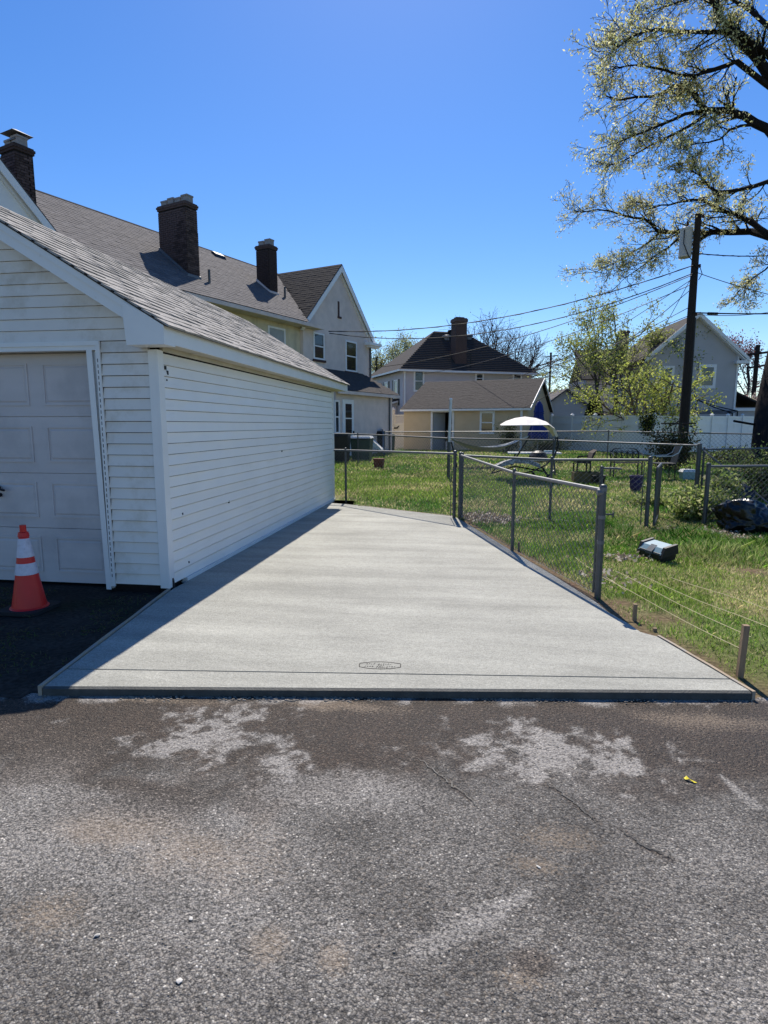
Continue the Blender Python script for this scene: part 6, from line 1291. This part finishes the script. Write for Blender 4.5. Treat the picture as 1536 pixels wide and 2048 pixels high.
# picnic table
b = D(1068, 906, 22.); pt = thing('picnic_table', (b[0], b[1], .15), 'white topped picnic table with dark legs behind the chaise', 'table'); zT = b[2]
m = MB(); m.box(b[0]-.95, b[0]+.95, b[1]-.35, b[1]+.35, zT-.02, zT+.03); m.build('tabletop', M['white'], pt)
for s_ in (-.75, .75): m = MB(); m.tube([(b[0]+s_, b[1]-.3, .15), (b[0]+s_*.9, b[1]+.1, zT-.02)], .03, 6); m.tube([(b[0]+s_, b[1]+.3, .15), (b[0]+s_*.9, b[1]-.1, zT-.02)], .03, 6); m.build('leg', M['black'], pt)
m = MB(); m.box(b[0]-.7, b[0]+1.2, b[1]-.85, b[1]-.6, zT-.24, zT-.2); m.build('bench', M['white'], pt)
m = MB(); m.lathe((b[0]+.1, b[1]-.5, zT-.22), [(.34, 0), (.33, .14), (.24, .26), (.1, .33)], 16); tag(m.build('kettle_grill', M['black'], origin=(b[0]+.1, b[1]-.5, 0)), 'round black grill lid sitting by the white picnic table', 'grill')
m = MB(); m.box(b[0]+.35, b[0]+.75, b[1]-.2, b[1]+.05, zT+.033, zT+.1); tag(m.build('tray', M['cooler'], origin=(b[0]+.5, b[1], zT)), 'small pale tray on the picnic table top', 'tray')
# dark lounge chair
b = ground(1165, 945); lc = thing('patio_chair', b, 'dark low patio chair with tilted back behind the ochre planter', 'chair', 'patio chairs'); d_ = 15.2
m = MB(); a = D(1150, 925, d_); c_ = D(1178, 926, d_); m.hexa([a+np.array([0, -.28, 0]), c_+np.array([0, -.28, 0]), c_+np.array([0, .28, 0]), a+np.array([0, .28, 0]), a+np.array([0, -.28, .1]), c_+np.array([0, -.28, .08]), c_+np.array([0, .28, .08]), a+np.array([0, .28, .1])]); m.build('seat', M['black'], lc)
m = MB(); a = D(1176, 922, d_); c_ = D(1182, 905, d_); e_ = D(1190, 899, d_); f_ = D(1183, 913, d_); m.hexa([a+np.array([0, -.28, 0]), f_+np.array([0, -.28, 0]), f_+np.array([0, .28, 0]), a+np.array([0, .28, 0]), c_+np.array([0, -.28, 0]), e_+np.array([0, -.28, 0]), e_+np.array([0, .28, 0]), c_+np.array([0, .28, 0])]); m.build('backrest', M['dwood'], lc)
for (px, py) in ((1151, 940), (1177, 940)):
    for s_ in (-.26, .26): m = MB(); q = D(px, 926, d_); m.tube([q+np.array([0, s_, 0]), (q[0], q[1]+s_, gz(q[1]))], .02, 5); m.build('leg', M['black'], lc)
m = MB(); q = D(1152, 912, d_); m.tube([q+np.array([0, -.27, 0]), q+np.array([0, -.27, -.28])], .02, 5); m.tube([q+np.array([0, -.27, 0]), D(1172, 911, d_)+np.array([0, -.27, 0])], .02, 5); m.build('armrest', M['black'], lc)
# ochre planter box
b = ground(1172, 966); pl = thing('planter_box', b, 'low ochre wooden planter box standing behind the slanting fence', 'planter'); w0_, h0_ = .33, topz(b, 944)
for yy in (-.22, .2): m = MB(); m.box(b[0]-w0_, b[0]+w0_, b[1]+yy, b[1]+yy+.02, b[2], h0_); m.build('side_board', M['yellowwood'], pl)
for xx in (-w0_, w0_-.02): m = MB(); m.box(b[0]+xx+.0, b[0]+xx+.02, b[1]-.2, b[1]+.2, b[2], h0_-.003); m.build('end_board', M['yellowwood'], pl)
m = MB(); m.box(b[0]-w0_+.02, b[0]+w0_-.02, b[1]-.2, b[1]+.2, b[2], h0_-.06); m.build('soil', M['far'], pl)
q = ground(1195, 968); m = MB(); hq = topz(q, 950); m.hexa([(q[0]-.12, q[1]-.12, q[2]), (q[0]+.12, q[1]-.12, q[2]), (q[0]+.12, q[1]+.12, q[2]), (q[0]-.12, q[1]+.12, q[2]), (q[0]-.16, q[1]-.16, hq), (q[0]+.16, q[1]-.16, hq), (q[0]+.16, q[1]+.16, hq), (q[0]-.16, q[1]+.16, hq)]); tag(m.build('pot', M['black'], origin=q), 'square dark pot at the right end of the ochre planter', 'pot')
# ornate iron bench
b = ground(1255, 957); b = np.array(b); bn = thing('iron_bench', b, 'dark cast iron garden bench with scrolled lattice back', 'bench'); zt3 = topz(b+np.array([0, .4, 0]), 897); zs_ = b[2]+.42; wB = (D(1281, 900, 16.)-D(1231, 900, 16.))[0]/2*b[1]/16/1.0
wB = abs(np.linalg.norm(G(1280, 957)-G(1230, 957)))/2
m = MB(); yb = b[1]+.42
arcp = [(b[0]-wB, yb, zs_), (b[0]-wB, yb+.04, zt3-.1), (b[0]-wB*.8, yb+.05, zt3-.02), (b[0], yb+.05, zt3+.02), (b[0]+wB*.8, yb+.05, zt3-.02), (b[0]+wB, yb+.04, zt3-.1), (b[0]+wB, yb, zs_)]
m.tube(arcp, .018, 6); m.tube([(b[0]-wB, yb+.03, zt3-.34), (b[0]+wB, yb+.03, zt3-.34)], .014, 5)
for i in range(5):
    cx = b[0]-wB+(i+.5)*2*wB/5; zc_ = zt3-.18
    m.tube([(cx+.09*math.cos(w), yb+.04, zc_+.1*math.sin(w)) for w in [k*math.pi/5 for k in range(11)]], .011, 4, False); m.tube([(cx-.1, yb+.035, zt3-.32), (cx+.1, yb+.045, zt3-.05)], .008, 4); m.tube([(cx+.1, yb+.035, zt3-.32), (cx-.1, yb+.045, zt3-.05)], .008, 4)
m.build('backrest', M['black'], bn)
for k in range(7): m = MB(); yy = b[1]+.03+k*.055; m.box(b[0]-wB, b[0]+wB, yy, yy+.035, zs_-.01, zs_+.01); m.build('slat', M['black'], bn)
for sx_ in (-1, 1):
    for yy in (b[1]+.02, yb): m = MB(); m.tube([(b[0]+sx_*wB, yy, b[2]), (b[0]+sx_*wB*.97, yy, zs_)], .02, 6); m.build('leg', M['black'], bn)
    m = MB(); m.tube([(b[0]+sx_*wB, yb+.02, zs_+.26), (b[0]+sx_*wB*1.03, b[1]+.15, zs_+.24), (b[0]+sx_*wB*1.03, b[1], zs_+.18), (b[0]+sx_*wB, b[1]+.02, zs_)], .017, 5); m.build('armrest', M['black'], bn)
# metal chair to its right
b = ground(1328, 960); mc = thing('patio_chair', b, 'thin framed metal chair facing left right of the iron bench', 'chair', 'patio chairs'); dM = b[1]*1.0
zs2 = b[2]+.42
for (ox, oy) in ((-.28, -.22), (-.28, .25), (.2, -.22), (.2, .25)): m = MB(); m.tube([(b[0]+ox, b[1]+oy, b[2]), (b[0]+ox*.9, b[1]+oy, zs2)], .016, 5); m.build('leg', M['black'], mc)
m = MB(); m.box(b[0]-.28, b[0]+.22, b[1]-.23, b[1]+.26, zs2, zs2+.03); m.build('seat', M['black'], mc)
for oy in (-.23, .26): m = MB(); m.tube([(b[0]-.3, b[1]+oy, zs2+.2), (b[0]+.1, b[1]+oy, zs2+.22), (b[0]+.24, b[1]+oy, zs2+.3), (b[0]+.32, b[1]+oy, zs2+.5)], .014, 5); m.build('armrest', M['white'], mc)
m = MB(); m.hexa([(b[0]+.2, b[1]-.23, zs2+.03), (b[0]+.23, b[1]-.23, zs2+.03), (b[0]+.23, b[1]+.26, zs2+.03), (b[0]+.2, b[1]+.26, zs2+.03), (b[0]+.30, b[1]-.23, zs2+.5), (b[0]+.33, b[1]-.23, zs2+.5), (b[0]+.33, b[1]+.26, zs2+.5), (b[0]+.3, b[1]+.26, zs2+.5)]); m.build('backrest', M['black'], mc)
# pale cooler bucket
b = ground(1374, 960); z = topz(b, 936); ck = thing('cooler', b, 'pale blue plastic cooler with a lid standing on the lawn by the brace post', 'cooler')
w_ = .17; m = MB(); m.hexa([(b[0]-w_*.85, b[1]-w_*.8, b[2]), (b[0]+w_*.85, b[1]-w_*.8, b[2]), (b[0]+w_*.85, b[1]+w_*.8, b[2]), (b[0]-w_*.85, b[1]+w_*.8, b[2]), (b[0]-w_, b[1]-w_*.9, z-.1), (b[0]+w_, b[1]-w_*.9, z-.1), (b[0]+w_, b[1]+w_*.9, z-.1), (b[0]-w_, b[1]+w_*.9, z-.1)]); m.build('body', M['cooler'], ck)
m = MB(); m.hexa([(b[0]-w_*1.05, b[1]-w_, z-.099), (b[0]+w_*1.05, b[1]-w_, z-.099), (b[0]+w_*1.05, b[1]+w_, z-.099), (b[0]-w_*1.05, b[1]+w_, z-.099), (b[0]-w_*.8, b[1]-w_*.75, z-.03), (b[0]+w_*.8, b[1]-w_*.75, z-.03), (b[0]+w_*.8, b[1]+w_*.75, z-.03), (b[0]-w_*.8, b[1]+w_*.75, z-.03)]); m.build('lid', M['white'], ck)
m = MB(); m.tube([(b[0]-.06, b[1], z-.04), (b[0]-.05, b[1], z+.01), (b[0]+.05, b[1], z+.01), (b[0]+.06, b[1], z-.04)], .012, 5); m.build('handle', M['dwood'], ck)
# purple pot
b = ground(1271, 983); z = topz(b, 951); pp_ = thing('garden_pot', b, 'squat dark purple patterned pot on the grass near the gate post', 'pot'); m = MB(); h = z-b[2]; m.lathe(b, [(.1, 0), (.13, h*.3), (.135, h*.8), (.15, h*.85), (.15, h), (.12, h), (.11, h*.8)], 14); m.build('body', M['purple'], pp_); m = MB(); m.lathe((b[0], b[1], b[2]+h*.5), [(.137, 0), (.14, .02), (.137, .04)], 14); m.build('rim_band', M['purple'], pp_)
# terracotta box planter near the far fence
b = ground(758, 936); z = topz(b, 917); tp = thing('terracotta_planter', b, 'small rusty brown planter on the lawn near the far left', 'planter'); m = MB(); h = z-b[2]; w_ = .17
m.hexa([(b[0]-w_*.8, b[1]-w_*.8, b[2]+.04), (b[0]+w_*.8, b[1]-w_*.8, b[2]+.04), (b[0]+w_*.8, b[1]+w_*.8, b[2]+.04), (b[0]-w_*.8, b[1]+w_*.8, b[2]+.04), (b[0]-w_, b[1]-w_, z), (b[0]+w_, b[1]-w_, z), (b[0]+w_, b[1]+w_, z), (b[0]-w_, b[1]+w_, z)]); m.build('body', M['terracotta'], tp)
for ox in (-1, 1):
    for oy in (-1, 1): m = MB(); m.box(b[0]+ox*.12-.03, b[0]+ox*.12+.03, b[1]+oy*.12-.03, b[1]+oy*.12+.03, b[2], b[2]+.05); m.build('foot', M['terracotta'], tp)
# bins and cabinets by the stucco house
def bin_(px, pyb, pyt, wpx, mt, label, dist, lidmt=None, name='wheelie_bin', cat='bin'):
    c_ = D(px, pyb, dist); g_ = gz(c_[1]); zt = D(px, pyt, dist)[2]; w = wpx/CF*dist/2; r = thing(name, (c_[0], c_[1], g_), label, cat)
    m = MB(); m.hexa([(c_[0]-w*.85, c_[1]-w*.8, g_+.03), (c_[0]+w*.85, c_[1]-w*.8, g_+.03), (c_[0]+w*.85, c_[1]+w*.8, g_+.03), (c_[0]-w*.85, c_[1]+w*.8, g_+.03), (c_[0]-w, c_[1]-w, zt-.08), (c_[0]+w, c_[1]-w, zt-.08), (c_[0]+w, c_[1]+w, zt-.08), (c_[0]-w, c_[1]+w, zt-.08)]); m.build('body', M[mt], r)
    m = MB(); m.hexa([(c_[0]-w*1.06, c_[1]-w*1.08, zt-.078), (c_[0]+w*1.06, c_[1]-w*1.08, zt-.078), (c_[0]+w*1.06, c_[1]+w, zt-.078), (c_[0]-w*1.06, c_[1]+w, zt-.078), (c_[0]-w*.9, c_[1]-w*.9, zt), (c_[0]+w*.9, c_[1]-w*.9, zt), (c_[0]+w*.9, c_[1]+w*.9, zt), (c_[0]-w*.9, c_[1]+w*.9, zt)]); m.build('lid', M[lidmt or mt], r)
    for s_ in (-1, 1): m = MB(); m.tube([(c_[0]+s_*w*.7, c_[1]+w*.7, g_+.1), (c_[0]+s_*w*.82, c_[1]+w*.7, g_+.1)], .1, 10); m.build('wheel', M['black'], r)
    m = MB(); m.tube([(c_[0]-w*.7, c_[1]-w*1.15, zt-.12), (c_[0]+w*.7, c_[1]-w*1.15, zt-.12)], .02, 5); m.build('handle', M['black'], r)
bin_(724, 905, 872, 40, 'green', 'wide dark green storage chest with white streaked lid by the house', 23., 'white', 'storage_chest', 'chest')
bin_(684, 915, 866, 30, 'black', 'black covered grill box close behind the garage corner', 22., None, 'covered_grill', 'grill')
bin_(757, 893, 862, 19, 'black', 'dark wheelie bin between the chest and the lattice gate', 27.5)
bin_(779, 895, 868, 20, 'green', 'dark green wheelie bin standing against the lattice gate', 29.)
a = D(747, 880, 25.); b2 = D(766, 899, 25.); m = MB(); m.hexa([a+np.array([0, -.3, -.25]), b2+np.array([0, -.3, -.1]), b2+np.array([0, .3, -.1]), a+np.array([0, .3, -.25]), a+np.array([0, -.3, 0]), b2+np.array([0, -.3, 0]), b2+np.array([0, .3, 0]), a+np.array([0, .3, 0])]); tag(m.build('plastic_ramp', M['white'], origin=(b2[0], b2[1], .2)), 'white sloping plastic slide beside the storage chest', 'slide')
# gazebo frame beyond the vinyl fence
g1 = D(1425, 826, 36.); gz_ = thing('gazebo', (g1[0], g1[1], .24), 'black metal gazebo frame showing above the vinyl fence under the blue grey house', 'gazebo')
ap = D(1395, 800, 32.8); crn = [D(1376, 826, 31.5), D(1465, 826, 31.5), D(1475, 822, 34.), D(1390, 822, 34.)]
for c_ in crn:
    m = MB(); mid = lerp(ap, c_, .5)-np.array([0, 0, .06]); m.tube([ap, mid, c_], .03, 5); m.build('rafter', M['black'], gz_); m = MB(); m.tube([c_, (c_[0], c_[1], .24)], .035, 6); m.build('post', M['black'], gz_)
for a, c_ in zip(crn, crn[1:]+crn[:1]): m = MB(); m.tube([a, c_], .03, 5); m.build('beam', M['black'], gz_)
# old rail and low bracing right of the pole
a = D(1322, 847, 19.2); c_ = D(1392, 847, 19.2); m = MB(); m.tube([a, c_], .022, 5); tag(m.build('clothes_rail', M['rust'], origin=a), 'thin dark rail fixed across the utility pole at fence height', 'rail')
a = D(1468, 842, 17.8); c_ = D(1514, 850, 18.2); m = MB(); m.tube([a, c_], .035, 6); tag(m.build('broken_branch', M['bark'], origin=a), 'stub of dark branch sticking left from the big trunk', 'branch')

# ================================================================== TOOLBOX
c_ = ground(1313, 1118); ax = G(1338, 1122)-G(1290, 1106); ax[2] = 0; Lx = .40; ax /= np.linalg.norm(ax); ay = np.array([-ax[1], ax[0], 0]); tf = lambda a, b, z: c_+ax*a+ay*b+np.array([0, 0, z])+np.array([0, 0, b*.25-.02])
tbx = thing('toolbox', c_, 'pale blue and black plastic toolbox lying tilted in the grass', 'toolbox')
m = MB(); L2, W2 = Lx/2, .1
m.hexa([tf(-L2*.95, -W2*.9, .03), tf(L2*.95, -W2*.9, .03), tf(L2*.95, W2*.9, .03), tf(-L2*.95, W2*.9, .03), tf(-L2, -W2, .13), tf(L2, -W2, .13), tf(L2, W2, .13), tf(-L2, W2, .13)]); m.build('tray', M['black'], tbx)
m = MB(); m.hexa([tf(-L2*.97, -W2*1.0, .131), tf(L2*.97, -W2*1.0, .131), tf(L2*.97, W2, .131), tf(-L2*.97, W2, .131), tf(-L2*.92, -W2*.55, .19), tf(L2*.92, -W2*.55, .19), tf(L2*.92, W2*.8, .19), tf(-L2*.92, W2*.8, .19)]); ld = m.build('lid', M['tool'], tbx)
for s_ in (-1, 1): m = MB(); m.hexa([tf(s_*L2*1.0-.022, -W2*1.08, .10), tf(s_*L2+.022, -W2*1.08, .10), tf(s_*L2+.022, W2*1.05, .10), tf(s_*L2-.022, W2*1.05, .10), tf(s_*L2-.022, -W2*.6, .205), tf(s_*L2+.022, -W2*.6, .205), tf(s_*L2+.022, W2*.9, .205), tf(s_*L2-.022, W2*.9, .205)]); m.build('end_cap', M['black'], tbx)
m = MB(); m.hexa([tf(-.055, -W2*1.15, .12), tf(.055, -W2*1.15, .12), tf(.055, -W2*.4, .17), tf(-.055, -W2*.4, .17), tf(-.05, -W2*1.1, .15), tf(.05, -W2*1.1, .15), tf(.05, -W2*.4, .2), tf(-.05, -W2*.4, .2)]); m.build('latch', M['dsteel'], tbx)
m = MB(); m.box(0, 0, 0, 0, 0, 0) if False else None; m.hexa([tf(-L2*.9, -W2*1.01, .135), tf(L2*.9, -W2*1.01, .135), tf(L2*.9, -W2*.9, .135), tf(-L2*.9, -W2*.9, .135), tf(-L2*.9, -W2*.97, .145), tf(L2*.9, -W2*.97, .145), tf(L2*.9, -W2*.86, .145), tf(-L2*.9, -W2*.86, .145)]); m.build('stripe', M['black'], ld)

# ================================================================== RUBBISH BAGS
def bag(base, R, label, seed, neck=None):
    import bmesh
    rnd = random.Random(seed); bm = bmesh.new(); bmesh.ops.create_icosphere(bm, subdivisions=5, radius=1)
    for v in bm.verts:
        d = v.co.normalized(); az = math.atan2(d.y, d.x)
        f = 1+.28*(mnoise.noise(d*1.5+Vector((seed, 0, 0))))
        rid = 1-abs(mnoise.noise(Vector((d.x*3.2+seed, d.y*3.2, d.z*1.2)))*2); f += .10*(rid**3)
        f += .05*math.sin(9*math.atan2(d.z, d.x)+5*mnoise.noise(d*2.2+Vector((seed, 3, 1)))); rid2 = 1-abs(mnoise.noise(Vector((d.x*8+seed, d.y*8, d.z*3)))*2); f += .035*(rid2**4)
        if neck is not None:
            k = max(0, d.dot(neck)-.6)/.4; f += .35*k*k; f += .07*math.sin(14*math.atan2(d.cross(neck).z, d.cross(neck).x))*k**.5
        c = d*f; v.co = Vector((base[0]+c.x*R[0], base[1]+c.y*R[1], max(base[2]-.0, base[2]+R[2]*.72+c.z*R[2])))
    me = bpy.data.meshes.new('rubbish_bag'); bm.to_mesh(me); bm.free(); me.materials.append(M['bag']); me.shade_smooth()
    me.transform(Matrix.Translation(-Vector(base))); o = link(me, 'rubbish_bag', None, tuple(base)); tag(o, label, 'rubbish bag', 'black rubbish bags'); return o
b = ground(1505, 1066); bag((b[0]-.02, b[1]+.25, b[2]-.03), (.36, .36, .26), 'nearest shiny black rubbish bag with its crumpled side to the camera', 3, Vector((-.6, -.3, .7)).normalized())
b = ground(1560, 1064); bag((b[0]+.25, b[1]+.25, b[2]-.03), (.48, .4, .24), 'black rubbish bag cut by the right edge of the frame', 8)
b = ground(1500, 1040); bag((b[0]-.02, b[1]+.55, b[2]-.03), (.3, .28, .3), 'black rubbish bag standing behind the others', 5)
# dead sticks across the bags
b = G(1480, 1012, .3); m = MB(); m.tube([b+np.array([-.25, .2, -.12]), b, b+np.array([.35, -.05, .2])], [.008, .01, .006], 5); tag(m.build('stick', M['wood'], origin=b), 'thin pale stick leaning behind the rubbish bags', 'stick')
